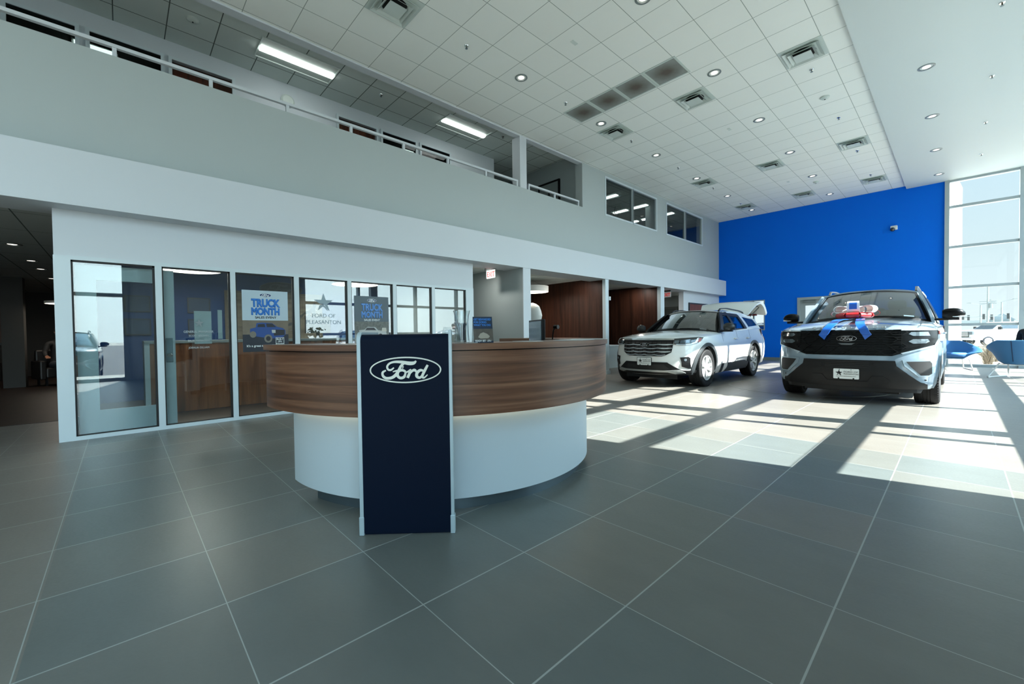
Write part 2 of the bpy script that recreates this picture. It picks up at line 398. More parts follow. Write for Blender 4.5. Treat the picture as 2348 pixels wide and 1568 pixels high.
# blue wall with its opening and door hole
bw = MB(); z1 = ZC+.1
bw.box(XW-.3, -5.82, D, D+.2, 0, z1); bw.box(-5.82, -5.10, D, D+.2, 2.30, z1); bw.box(-5.82, -5.10, D, D+.2, 0, 1.15)
bw.box(-5.10, -4.02, D, D+.2, 0, z1); bw.box(-4.02, -2.9, D, D+.2, 2.32, z1); bw.box(-2.9, -.28, D, D+.2, 0, z1)
struct(bw.build('wall_back', BLUE))
SB('baseboard_back', mat('base_tile', '767c78', .5), -5.0-1.77, -4.02, D-.012, D, 0, .11)
SB('baseboard_back_right', mat('base_tile', '767c78', .5), -2.9, -.28, D-.012, D, 0, .11)
window('window_2', [(-5.84, -5.46, 1.15, 2.32), (-5.48, -5.08, 1.15, 2.32)], ALUG, GLASSW, 'y', D-.01, .12, .035)
dr = struct(empty('door_2'))
MB().box(-4.02, -3.93, D-.02, D+.1, 0, 2.32).box(-2.99, -2.9, D-.02, D+.1, 0, 2.32).box(-3.93, -2.99, D-.02, D+.1, 2.22, 2.32).build('door_frame', ALUG, dr)
MB().box(-3.93, -3.78, D+.02, D+.07, 0, 2.22).box(-3.14, -2.99, D+.02, D+.07, 0, 2.22).box(-3.78, -3.14, D+.02, D+.07, 2.02, 2.22).box(-3.78, -3.14, D+.02, D+.07, 0, .25).build('door_leaf', ALUG, dr)
B('pane', GLASSW, -3.78, -3.14, D+.04, D+.045, .25, 2.02, dr)
B('door_closer', mat('closer_metal', '7d8787', .4, .5), -3.85, -3.45, D-.05, D+.02, 2.12, 2.19, dr)
# far glass bay and the corner
MUL = mat('mullion_aluminium', 'a7b1b3', .4, var=.02)
g = struct(empty('window_3'))
fm = MB()
fm.box(-.28, -.18, D-.06, D+.16, 0, 5.55)
fm.box(1.16, 1.26, D-.06, D+.16, 0, 5.55)
fm.box(XR-.05, XR+.12, D-.06, D+.16, 0, 5.55)
for z in (.0, 1.20, 2.31, 3.51, 4.70):
    fm.box(-.18, XR-.05, D-.02, D+.14, z, z+.075)
fm.box(-.18, XR-.05, D-.02, D+.14, 5.47, 5.55)
fm.build('window_frame', MUL, g)
for z0, z1 in ((.075, 1.2), (1.275, 2.31), (2.385, 3.51), (3.585, 4.70), (4.775, 5.47)):
    for a, b in ((-.18, 1.16), (1.26, XR-.05)): B('pane', GLASSW, a, b, D+.05, D+.056, z0, z1, g)
# right curtain wall, facing the sun; solid wall from beside the camera to its first jamb
g = struct(empty('window_12')); fm = MB()
ys = [(4.60, 4.70), (6.575, 6.645), (7.07, 7.34), (9.01, 9.08), (11.1, 11.17), (12.92, 12.97), (13.5, 13.57), (14.95, 15.25), (16.6, 16.67)]
for a, b in ys: fm.box(XR-.1, XR+.1, a, b, 0, 5.55)
for z in (.0, 1.16, 2.27, 3.47, 4.66): fm.box(XR-.1, XR+.1, 4.7, D, z, z+.09)
fm.box(XR-.1, XR+.1, 4.6, D, 5.45, 5.55)
fm.build('window_frame', MUL, g)
yy = [4.7]+[v for ab in ys[1:] for v in ab]+[D-.06]
for i in range(0, len(yy), 2):
    for z0, z1 in ((.09, 1.16), (1.25, 2.27), (2.36, 3.47), (3.56, 4.66), (4.75, 5.45)): B('pane', GLASSW, XR-.003, XR+.003, yy[i], yy[i+1], z0, z1, g)
SB('wall_right', WALL, XR-.05, XR+.15, .15, 4.60, 0, ZC)
g = struct(empty('window_13')); fm = MB()
for y in (.05, -1.45, -2.95, -4.45, -5.95, -7.45): fm.box(XR-.1, XR+.1, y, y+.1, 0, 5.55)
for z in (0, 2.27, 3.47, 5.45): fm.box(XR-.1, XR+.1, -7.45, .05, z, z+.09)
fm.build('window_frame', MUL, g)
for y in (-1.35, -2.85, -4.35, -5.85, -7.35):
    for z0, z1 in ((.09, 2.27), (2.36, 3.47), (3.56, 5.45)): B('pane', GLASSW, XR-.003, XR+.003, y, y+1.4, z0, z1, g)
struct(MB().box(-24, -6.4, -8.1, -8, 0, ZC+.4).box(-6.4, XR+.1, -8.1, -8, 5.5, ZC+.4).build('wall_front', WALL))
g = struct(empty('window_14')); fm = MB()  # unseen glazing behind the camera, added to let more daylight in
for x in (-6.4, -4.8, -3.2, -1.6, 0, 1.85): fm.box(x, x+.1, -8.1, -7.95, 0, 5.5)
for z in (0, 2.3, 3.5, 5.42): fm.box(-6.4, XR, -8.1, -7.95, z, z+.08)
fm.build('window_frame', MUL, g)
for x, w in ((-6.3, 1.5), (-4.7, 1.5), (-3.1, 1.5), (-1.5, 1.5), (.1, 1.75)):
    for z0, z1 in ((.08, 2.3), (2.38, 3.5), (3.58, 5.42)): B('pane', GLASSW, x, x+w, -8.03, -8.024, z0, z1, g)
SB('roof', mat('roof_sheet', 'b0b0b0', .8), -24, XR+.5, -8.1, D+.2, 6.1, 6.2)
# hallway on the left, under the gallery
SB('ceiling_hall', CEILL, -24, XW-.28, -8, -.4, 2.64, 2.74)
SB('ceiling_alcoves', grid_mat('alcove_ceiling_tile', -7.55, 1.2, .3, .6, .012, 'dadfdb', '7b8280', .85, var=.04, noise=.02, spec=.2), -11, XW-.28, 5.2, D, 2.64, 2.74)  # lighter copy of the low ceiling tile; alcove lamplight put into its colour
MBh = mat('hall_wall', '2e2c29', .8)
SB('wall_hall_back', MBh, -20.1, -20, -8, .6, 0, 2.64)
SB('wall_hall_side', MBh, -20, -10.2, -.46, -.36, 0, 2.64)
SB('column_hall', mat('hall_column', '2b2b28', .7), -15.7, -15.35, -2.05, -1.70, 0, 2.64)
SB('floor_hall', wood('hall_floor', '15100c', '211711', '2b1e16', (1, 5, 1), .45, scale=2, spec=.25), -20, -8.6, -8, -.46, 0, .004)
# storefront: pier, header
SB('wall_storefront', WALL, XW-.14, XW, -.52, 5.27, 2.06, ZS)
SB('trim_3', ALU, XW-.14, XW+.004, -.525, -.425, 0, 2.07)
SB('wall_office_side', MBh, -10.2, XW-.14, -.52, -.42, 0, 2.64)
SB('wall_office_end', WALLG, -10.2, XW-.14, 5.17, 5.27, 0, 2.64)
SB('wall_office_back', mat('navy_wall', (.004, .034, .13), .6, spec=.3), -10.3, -10.2, -.5, 5.27, 0, 2.64)
ed = [-.426, .321, .387, 1.10, 1.16, 1.899, 1.966, 2.695, 2.759, 3.492, 3.559, 4.283, 4.350, 5.08, 5.27]
g = struct(empty('window_1')); fm = MB()
fm.box(XW-.09, XW+.01, -.426, -.392, 0, 2.03); fm.box(XW-.09, XW+.01, 5.08, 5.27, 0, 2.03)
for i in range(1, 13, 2): fm.box(XW-.09, XW+.01, ed[i], ed[i+1], .045, 2.03)
fm.box(XW-.09, XW+.01, -.426, 5.27, 2.03, 2.075); fm.box(XW-.09, XW+.01, -.392, 5.08, 0, .045)
fm.build('window_frame', ALU, g)
gk = MB()
pp = [(-.392, .321), (.387, 1.10), (1.16, 1.899), (1.966, 2.695), (2.759, 3.492), (3.559, 4.283), (4.350, 5.08)]
for a, b in pp:
    w = .014
    gk.box(XW-.05, XW-.01, a, a+w, .045, 2.03); gk.box(XW-.05, XW-.01, b-w*1.6, b, .045, 2.03); gk.box(XW-.05, XW-.01, a, b, 2.012, 2.03); gk.box(XW-.05, XW-.01, a, b, .045, .055)
gk.build('gasket', RUBBER, g)
for a, b in pp: B('pane', GLASSO, XW-.034, XW-.028, a+.014, b-.02, .055, 2.012, g)
# glass door leaf that runs behind the first two bays
g = struct(empty('door_1')); xd = XW-.13
fm = MB(); fm.box(xd-.04, xd, -.37, -.2, .03, 2.0); fm.box(xd-.04, xd, .385, .51, .03, 2.0); fm.box(xd-.04, xd, -.2, .385, 1.83, 2.0); fm.box(xd-.04, xd, -.2, .385, .03, .30)
fm.build('door_leaf', ALU, g); B('pane', glass('door_glass', (.85, .9, .92), .8), xd-.022, xd-.018, -.2, .385, .30, 1.83, g)
MB().box(xd, xd+.012, .415, .485, .83, 1.14).build('lock_case', STEEL, g, bevel=.004)
MB().lathe([(.001, 0), (.028, 0), (.028, .03), (.02, .04), (.001, .04)], 20, (xd+.01, .45, .92), 'x').build('lock_cylinder', CHROME, g, True)
MB().box(xd-.02, xd+.02, -.40, -.37, 1.70, 1.85).box(xd-.02, xd+.02, -.40, -.37, .95, 1.1).box(xd-.02, xd+.02, -.40, -.37, .1, .25).build('hinge', STEEL, g)
SB('floor_office', mat('office_floor', '3f342d', .45), -10.2, XW-.15, -.42, 5.17, 0, .012)
# alcoves under the fascia: side walls (seen face on) and posts
SB('wall_partition_1', WALLG, -11, -6.52, 6.45, 6.66, 0, 2.64)
SB('column_1', WALL, -6.52, -6.50, 6.45, 6.68, 0, ZS)
SB('wall_partition_2', DARKW, -10.5, -6.58, 9.68, 9.75, 0, 2.64)
SB('column_2', ALU, -6.62, -6.52, 9.60, 9.75, 0, ZS)
SB('trim_4', ALU, -6.64, -6.49, 9.58, 9.77, 0, .1)
SB('wall_partition_3', DARKW, -10.5, -6.6, 12.70, 12.78, 0, 2.64)
SB('column_3', ALU, -6.62, -6.5, 12.64, 12.88, 0, ZS)
SB('wall_alcove_back', MBh, -10.6, -10.5, 5.27, 14.9, 0, 2.64)
SB('wall_partition_4', WALLG, -10.5, XW-.1, 17.0, 17.1, 0, 2.64)
SB('wall_left_lower', WALL, -6.95, XW, 14.86, D, 0, ZS)
SB('wall_alcove_inner', WALLG, -10.5, -10.4, 12.78, 17.0, 0, 2.64)
g = struct(empty('door_3')); MB().box(-8.7, -8.62, 16.93, 17.0, 0, 2.18).box(-8.05, -7.97, 16.93, 17.0, 0, 2.18).box(-8.62, -8.05, 16.93, 17.0, 2.1, 2.18).build('door_frame', mat('dark_trim', '59625f', .5), g)
B('door_leaf', mat('grey_door', '47504e', .5), -8.62, -8.05, 16.95, 16.99, 0, 2.1, g)
# ring painted on the floor for the curved edge of the SUV's shadow
RINGM = mat('shadow_edge_paint', '8d9189', .4)
tr = MB(); R1, R2 = 1.32, 1.28; c = (-2.1, 9.9)
tr.rings([[(c[0]+R*math.cos(a), c[1]+R*math.sin(a), z) for R, z in ((R1, .0005), (R1, .003), (R2, .003), (R2, .0005))] for a in [2*PI*i/64 for i in range(64)]], closed=True)
struct(tr.build('shadow_edge_ring', RINGM))

# =================================================================== VEHICLES
def patch(poly, surf, t, step, back=.004, out=Vector((1, 0, 0))):
    """a plate of thickness t lying on the surface surf(u, v); poly in (u, v)"""
    bm = bmesh.new(); vs = [bm.verts.new((a, b, 0)) for a, b in poly]; bm.faces.new(vs)
    bmesh.ops.triangulate(bm, faces=bm.faces[:])
    for ax in (0, 1):
        lo = min(p[ax] for p in poly); hi = max(p[ax] for p in poly); n = int((hi-lo)/step)+1
        for k in range(1, n):
            co = [0, 0, 0]; co[ax] = lo+(hi-lo)*k/n; no = [0, 0, 0]; no[ax] = 1
            bmesh.ops.bisect_plane(bm, geom=bm.verts[:]+bm.edges[:]+bm.faces[:], plane_co=co, plane_no=no, dist=1e-6)
    r = bmesh.ops.extrude_face_region(bm, geom=bm.faces[:])
    top = {v for v in r['geom'] if isinstance(v, bmesh.types.BMVert)}
    for v in bm.verts:
        u, w = v.co.x, v.co.y; h = 1e-3
        p = Vector(surf(u, w)); a = Vector(surf(u+h, w))-Vector(surf(u-h, w)); b = Vector(surf(u, w+h))-Vector(surf(u, w-h))
        n = a.cross(b)
        if n.length < 1e-12: n = Vector(out)
        n.normalize()
        if n.dot(out) < 0: n = -n
        v.co = p+n*(t if v in top else -back)
    bmesh.ops.recalc_face_normals(bm, faces=bm.faces[:])
    me = bpy.data.meshes.new('p'); bm.to_mesh(me); bm.free(); return me
def join_me(ms):
    bm = bmesh.new()
    for m in ms: bm.from_mesh(m)
    me = bpy.data.meshes.new('j'); bm.to_mesh(me); bm.free(); return me
def mirror(poly): return [(-a, b) for a, b in poly][::-1]
def lerp(a, b, t): return a+(b-a)*t
def interp(T, x):
    if x <= T[0][0]: return T[0][1]
    for (a, p), (b, q) in zip(T, T[1:]):
        if x <= b: t = (x-a)/(b-a); return lerp(p, q, t)
    return T[-1][1]

class Car:
    def __init__(s, **k): s.__dict__.update(k)
    def Wd(s, z): return interp(s.Wz, z)
    def xf(s, z): return interp(s.Fz, z)
    def xr(s, z): return interp(s.Rz, z)
    def cap(s, t, n): return 1-max(0, 1-min(1, abs(t))**n)**(1/n)
    def front(s, y, z): return (s.xf(z)-s.af*s.cap(y/s.Wd(z), s.nf), y, z)
    def rear(s, y, z): return (s.xr(z)+s.ar*s.cap(y/s.Wd(z), s.nr), y, z)
    def side(s, x, z, sg=1):
        w = s.Wd(z); a = s.xf(z)-s.af; b = s.xr(z)+s.ar
        if x > a: w *= max(0, 1-((x-a)/s.af)**s.nf)**(1/s.nf)
        elif x < b: w *= max(0, 1-((b-x)/s.ar)**s.nr)**(1/s.nr)
        return (x, sg*w, z)
    def zt(s, x): return interp(s.Tz, x)
    def crown(s, x): return interp(s.Cz, x)
    def deck(s, x, y, d=0):
        w = s.Wd(s.zt(x)); return (x, y, s.zt(x)+s.crown(x)*(1-min(1, abs(y)/w)**2.5)+d)
    def body(s, m, root, name='body'):
        T = [math.sin(PI/2*i/16) for i in range(17)]
        ring_t = []                                  # (kind, value, t)
        for t in T: ring_t.append(('f', t))
        nS = 44
        for i in range(1, nS): ring_t.append(('s', i/nS))
        for t in T[::-1]: ring_t.append(('r', t))
        V = 15; R = []
        for j in range(V+2):
            row = []
            for k, q in ring_t:
                xa = s.xf(.8)-s.af; xb = s.xr(.8)+s.ar
                if k == 'f': x0 = s.xf(.8)-s.af*s.cap(q, s.nf)
                elif k == 'r': x0 = s.xr(.8)+s.ar*s.cap(q, s.nr)
                else: x0 = lerp(xa, xb, q)
                t = q if k != 's' else 1
                zt = s.zt(x0); zb = interp(s.Bz, x0); v = min(j/V, 1); z = lerp(zb, zt-.03, v)
                ins = 0
                if j == V+1: z = zt; ins = .03
                w = s.Wd(z)-ins
                if k == 'f': p = (s.xf(z)-ins-s.af*s.cap(q, s.nf), w*t)
                elif k == 'r': p = (s.xr(z)+ins+s.ar*s.cap(q, s.nr), w*t)
                else: p = (lerp(s.xf(z)-s.af, s.xr(z)+s.ar, q), w)
                z += s.crown(x0)*(1-t**2.5)*(max(0, v-.6)/.4 if j <= V else 1) if t < 1 else 0
                row.append((p[0], p[1], z))
            R.append(row)
        n = len(ring_t); mb = MB()
        full = [r+[(x, -y, z) for x, y, z in r[::-1][1:-1]] for r in R]
        mb.rings(full, cap=False)
        def cap(row, cr):
            K = 8; G = []
            for i in range(n):
                x, y, z = row[i]; col = []
                k, q = ring_t[i]; tt = q if k != 's' else 1
                base = z-(cr(x)*(1-tt**2.5) if tt < 1 else 0)
                w = (y/tt) if tt > 1e-6 else 1
                for c in range(K+1):
                    yy = y*(1-2*c/K); u = abs(yy)/w if tt > 1e-6 else 0
                    col.append((x, yy, base+cr(x)*(1-min(1, u)**2.5)))
                G.append(col)
            b = len(mb.v)
            for col in G: mb.v += col
            for i in range(n-1):
                for c in range(K): mb.f.append((b+i*(K+1)+c, b+i*(K+1)+c+1, b+(i+1)*(K+1)+c+1, b+(i+1)*(K+1)+c))
        cap(R[-1], s.crown); cap(R[0], lambda x: 0)
        me = mb.mesh('body'); bm = bmesh.new(); bm.from_mesh(me)
        bmesh.ops.remove_doubles(bm, verts=bm.verts, dist=.0008); bmesh.ops.dissolve_degenerate(bm, dist=.0005, edges=bm.edges)
        bmesh.ops.recalc_face_normals(bm, faces=bm.faces); bm.to_mesh(me); bm.free()
        # wheel arches cut out
        tmp = bpy.data.objects.new('tmp', me); COL.objects.link(tmp); cut = []
        for ax in s.axles:
            for sg in (1, -1):
                c = MB().lathe([(s.ra, sg*.62), (s.ra, sg*1.3)], 40, (ax, 0, s.wr+.02), 'y')
                c.box(ax-s.ra, ax+s.ra, min(sg*.62, sg*1.3), max(sg*.62, sg*1.3), -.2, .3)
                for part in (MB().lathe([(s.ra, sg*.62), (s.ra, sg*1.3)], 40, (ax, 0, s.wr+.02), 'y'), MB().box(ax-s.ra*.985, ax+s.ra*.985, min(sg*.62, sg*1.3), max(sg*.62, sg*1.3), -.2, s.wr+.02)):
                    o = bpy.data.objects.new('c', part.mesh()); COL.objects.link(o); cut.append(o)
                    md = tmp.modifiers.new('b', 'BOOLEAN'); md.operation = 'DIFFERENCE'; md.object = o; md.solver = 'EXACT'
        dg = bpy.context.evaluated_depsgraph_get(); dg.update()
        me2 = bpy.data.meshes.new_from_object(tmp.evaluated_get(dg))
        for o in cut+[tmp]: bpy.data.objects.remove(o)
        me2.materials.clear()
        return link(name, me2, m, root, smooth=.55)
    # cabin -----------------------------------------------------------
    def gh(s, x, z, sg=1, d=0):
        t = (z-s.zbelt)/(s.zroof-s.zbelt); wb = s.Wd(s.zt(x))-.035; w = lerp(wb, s.wroof, max(0, t)**1.25)
        xb = s.xr(1)+.1
        if x < xb+.5: w -= .05*((xb+.5-x)/.5)**2
        return (x, sg*(w+d), z)
    def ws(s, u, v):
        wb = s.Wd(1.1)-.06; w = lerp(wb, s.wroof-.02, v); y = u*w
        xb = s.xcowl-.28*u*u; xt = s.xws-.16*u*u
        x = lerp(xb, xt, v)+.05*math.sin(PI*v)
        zb_ = s.zt(s.xcowl)+s.crown(s.xcowl)*(1-abs(u)**2.5)-.005; zt_ = s.zroof+s.rc*(1-u*u)*.8
        return (x, y, lerp(zb_, zt_, v))

def wheel(root, x, y, sg, R, wdt, rimR, style, tyre, rimm, spokes):
    w = empty_part('wheel', root, (x, y, R))
    tr = MB(); hw = wdt/2
    prof = [(rimR, -hw*.8), (R*.93, -hw), (R*.985, -hw*.86), (R, -hw*.6), (R, -hw*.33), (R*.982, -hw*.31), (R*.982, -hw*.25), (R, -hw*.23), (R, hw*.0-.012), (R*.982, -.01), (R*.982, .01), (R, .012), (R, hw*.23), (R*.982, hw*.25), (R*.982, hw*.31), (R, hw*.33), (R, hw*.6), (R*.985, hw*.86), (R*.93, hw), (R*.84, hw*1.02), (rimR, hw*.8)]
    tr.lathe(prof, 56, axis='y', closed=True)
    for k in range(64):
        a = 2*PI*k/64
        for s2 in (-1, 1):
            P = []
            for rr, yy, da in ((R*.96, .62*hw, 0), (R*.96, .93*hw, 0), (R*.96, .93*hw, .06), (R*.96, .62*hw, .06), (R*1.004, .62*hw, 0), (R*.988, .93*hw, 0), (R*.985, .93*hw, .06), (R*1.003, .62*hw, .06)):
                P.append((rr*math.cos(a+da), s2*yy, rr*math.sin(a+da)))
            tr.add(P, [(0, 3, 2, 1), (4, 5, 6, 7), (0, 1, 5, 4), (1, 2, 6, 5), (2, 3, 7, 6), (3, 0, 4, 7)])
    t = tr.build('tyre', tyre, w, smooth=.6)
    o = sg*hw
    rm = MB(); rm.lathe([(rimR*1.02, o*.86), (rimR*1.02, o*.95), (rimR*.97, o*.93), (rimR*.93, o*.7), (rimR*.9, -o*.2), (rimR*.93, -o*.7), (rimR*1.0, -o*.7)], 48, axis='y', closed=True)
    for k in range(spokes):
        a = 2*PI*(k+.5)/spokes
        for da, ww in (((-.15, .026), (.15, .026)) if style == 'split' else ((0, .036),)):
            c0, s0 = math.cos(a+da*.5), math.sin(a+da*.5); c1, s1 = math.cos(a+da*1.6), math.sin(a+da*1.6)
            for r0, r1, cc0, ss0, cc1, ss1 in ((.2*rimR, .95*rimR, c0, s0, c1, s1),):
                p0 = Vector((r0*cc0, o*.72, r0*ss0)); p1 = Vector((r1*cc1, o*.86, r1*ss1)); tdir = (p1-p0).normalized(); n = Vector((0, 1, 0)).cross(tdir).normalized()
                q = []
                for p, hwid in ((p0, ww*.8), (p1, ww*1.25)):
                    for yo in (0, -sg*.05):
                        for e2 in (-1, 1): q.append(p+n*hwid*e2+Vector((0, yo, 0)))
                rm.add(q, [(0, 1, 3, 2), (4, 6, 7, 5), (0, 4, 5, 1), (2, 3, 7, 6), (0, 2, 6, 4), (1, 5, 7, 3)])
    rm.lathe([(.001, o*.5), (rimR*.27, o*.5), (rimR*.27, o*.74), (rimR*.16, o*.80), (.001, o*.80)], 24, axis='y')
    for k in range(5):
        a = 2*PI*k/5; rm.lathe([(.001, o*.7), (.012, o*.7), (.012, o*.84), (.001, o*.84)], 8, (rimR*.19*math.cos(a), 0, rimR*.19*math.sin(a)), 'y')
    rm.build('rim', rimm, w, smooth=.5)
    MB().lathe([(.001, o*.15), (rimR*.78, o*.15), (rimR*.78, o*.27), (.001, o*.27)], 32, axis='y').build('brake_disc', mat('brake_disc', '3a3c3e', .5, .5), w)
    MB().lathe([(.001, -o*.6), (rimR*.98, -o*.6), (rimR*.98, -o*.55), (.001, -o*.55)], 32, axis='y').build('wheel_well_shade', BLACK, w)
    return w
def empty_part(name, parent, loc=(0, 0, 0)):
    o = bpy.data.objects.new(name, None); COL.objects.link(o); o.parent = parent; o.location = loc; o.empty_display_size = .1; return o
TYRE = mat('tyre_rubber', '0a0b0c', .75, var=.1, scale=20)
def rrect(x0, x1, z0, z1, r, n=4):
    P = []
    for cx_, cz_, a0 in ((x1-r, z1-r, 0), (x0+r, z1-r, 90), (x0+r, z0+r, 180), (x1-r, z0+r, 270)):
        for k in range(n+1): a = math.radians(a0+90*k/n); P.append((cx_+r*math.cos(a), cz_+r*math.sin(a)))
    return P
def rbox(mb, x0, x1, y0, y1, z0, z1, r=.03):
    """box rounded in the y-z section, tapered at both x ends"""
    P = rrect(y0, y1, z0, z1, r); cy_, cz_ = (y0+y1)/2, (z0+z1)/2
    R = []
    for x, k in ((x0, .82), (x0+(x1-x0)*.12, 1), (x1-(x1-x0)*.12, 1), (x1, .82)):
        R.append([(x, cy_+(a-cy_)*k, cz_+(b-cz_)*k) for a, b in P])
    return mb.rings(R)
FABRIC = mat('dark_seat_fabric', '202427', .8)
INTER = mat('dark_cabin_trim', '15181a', .7)
def seat(root, x, y, zb, zt, m=None, w=.25):
    mb = MB(); R = []
    for z, t, hw, xo in ((zb, .07, w, 0), (lerp(zb, zt, .3), .075, w, -.03), (lerp(zb, zt, .62), .07, w*.92, -.08), (zt-.14, .05, w*.7, -.11), (zt-.12, .03, .06, -.12)):
        R.append([(x+xo+t*a, y+hw*b, z) for a, b in ((1, .85), (.8, 1), (-.8, 1), (-1, .8), (-1, -.8), (-.8, -1), (.8, -1), (1, -.85))])
    mb.rings(R); rbox(mb, x-.16, x-.06, y-.13, y+.13, zt-.13, zt+.04, .05)
    return mb.build('seat', m or FABRIC, root, smooth=.6, bevel=.012)
def mirror_part(root, x, y, z, sg, m, L=.2, stalk=.12, lampm=None):
    q = empty_part('mirror', root, (x, sg*y, z))
    mb = MB(); R = []
    for k in range(9):
        t = k/8; yy = sg*(stalk+L*t); s2 = (max(.05, 1-(abs(t-.42)/.6)**2.6))**.6
        hx, hz = .055*s2, .083*s2
        R.append([(hx*math.cos(a)*1.2+.02*s2, yy, hz*math.sin(a)+.01*math.sin(PI*t)) for a in [2*PI*i/16 for i in range(16)]])
    mb.rings(R); mb.build('mirror_housing', m, q, smooth=True)
    MB().rings([[(a*.045-.01, sg*yy, -.085+b*.018-.0*yy) for a, b in ((1, 1), (-1, 1), (-1, -1), (1, -1))] for yy in (-.03, stalk, stalk+L*.75)]).build('mirror_arm', BLACK, q, bevel=.008)
    if lampm: MB().rings([[(.055+.02*a, sg*yy, -.045+.011*b) for a, b in ((1, 0), (0, 1), (-1, 0), (0, -1))] for yy in (stalk+L*.45, stalk+L*.96)]).build('mirror_lamp', lampm, q)
    mg = MB().rings([[(-.052, sg*yy, zz) for zz in (-.055, .06)]+[(-.058, sg*yy, zz) for zz in (.06, -.055)] for yy in (stalk+.02, stalk+L*.9)]); mg.build('mirror_glass', CHROME, q)
    return q
LENS = mat('lamp_lens', '59646a', .12, .3, var=.3, scale=30, coat=1)
LENSD = mat('lamp_dark_lens', '2a2f31', .08, .3, var=.3, scale=20, coat=1)
AMBER = mat('amber_reflector', '9c2f1c', .4)
AUTO = glass('automotive_glass', (.36, .42, .42), 5.0)
AUTOD = glass('privacy_glass', (.18, .21, .23), 1.3)

def number_plate(root, x, z, label_w=.31, tilt=0):
    p = empty_part('licence_plate', root, (x, 0, z)); p.rotation_euler = (0, tilt, 0)
    M = frame_mat((0, 0, 0), (0, 1, 0), (0, 0, 1))
    f = lambda a, b, d: M @ Vector((a, b, d))
    MB().prism(rrect(-.165, .165, -.083, .083, .012), f, -.012, -.002).build('plate_bracket', BLACK, p)
    MB().prism(rrect(-.155, .155, -.077, .077, .012), f, -.003, .003).build('plate', mat('plate_white', 'd5d9d6', .35), p)
    star_logo(frame_mat((.0035, -.085, .012), (0, 1, 0), (0, 0, 1)), .048, p, BLACK)
    text('lettering', 'FORD OF', .036, BLACK, frame_mat((.004, -.03, .018), (0, 1, 0), (0, 0, 1)), p, align='LEFT', xs=1.15, depth=.0006)
    text('lettering', 'PLEASANTON', .029, BLACK, frame_mat((.004, -.03, -.012), (0, 1, 0), (0, 0, 1)), p, align='LEFT', xs=.98, depth=.0006)
    text('lettering', 'www.fordofpleasanton.com', .017, BLACK, frame_mat((.004, 0, -.042), (0, 1, 0), (0, 0, 1)), p, xs=1.25, depth=.0006)
    for sy in (-.08, .06): MB().lathe([(.001, -.002), (.007, -.002), (.007, .005), (.001, .005)], 12, (0, sy, .064), 'x').build('screw', STEEL, p)
    for sy in (-.09, .09): MB().lathe([(.001, -.002), (.011, -.002), (.011, .006), (.001, .006)], 12, (0, sy, -.07), 'x').build('screw', BLACK, p)
    return p

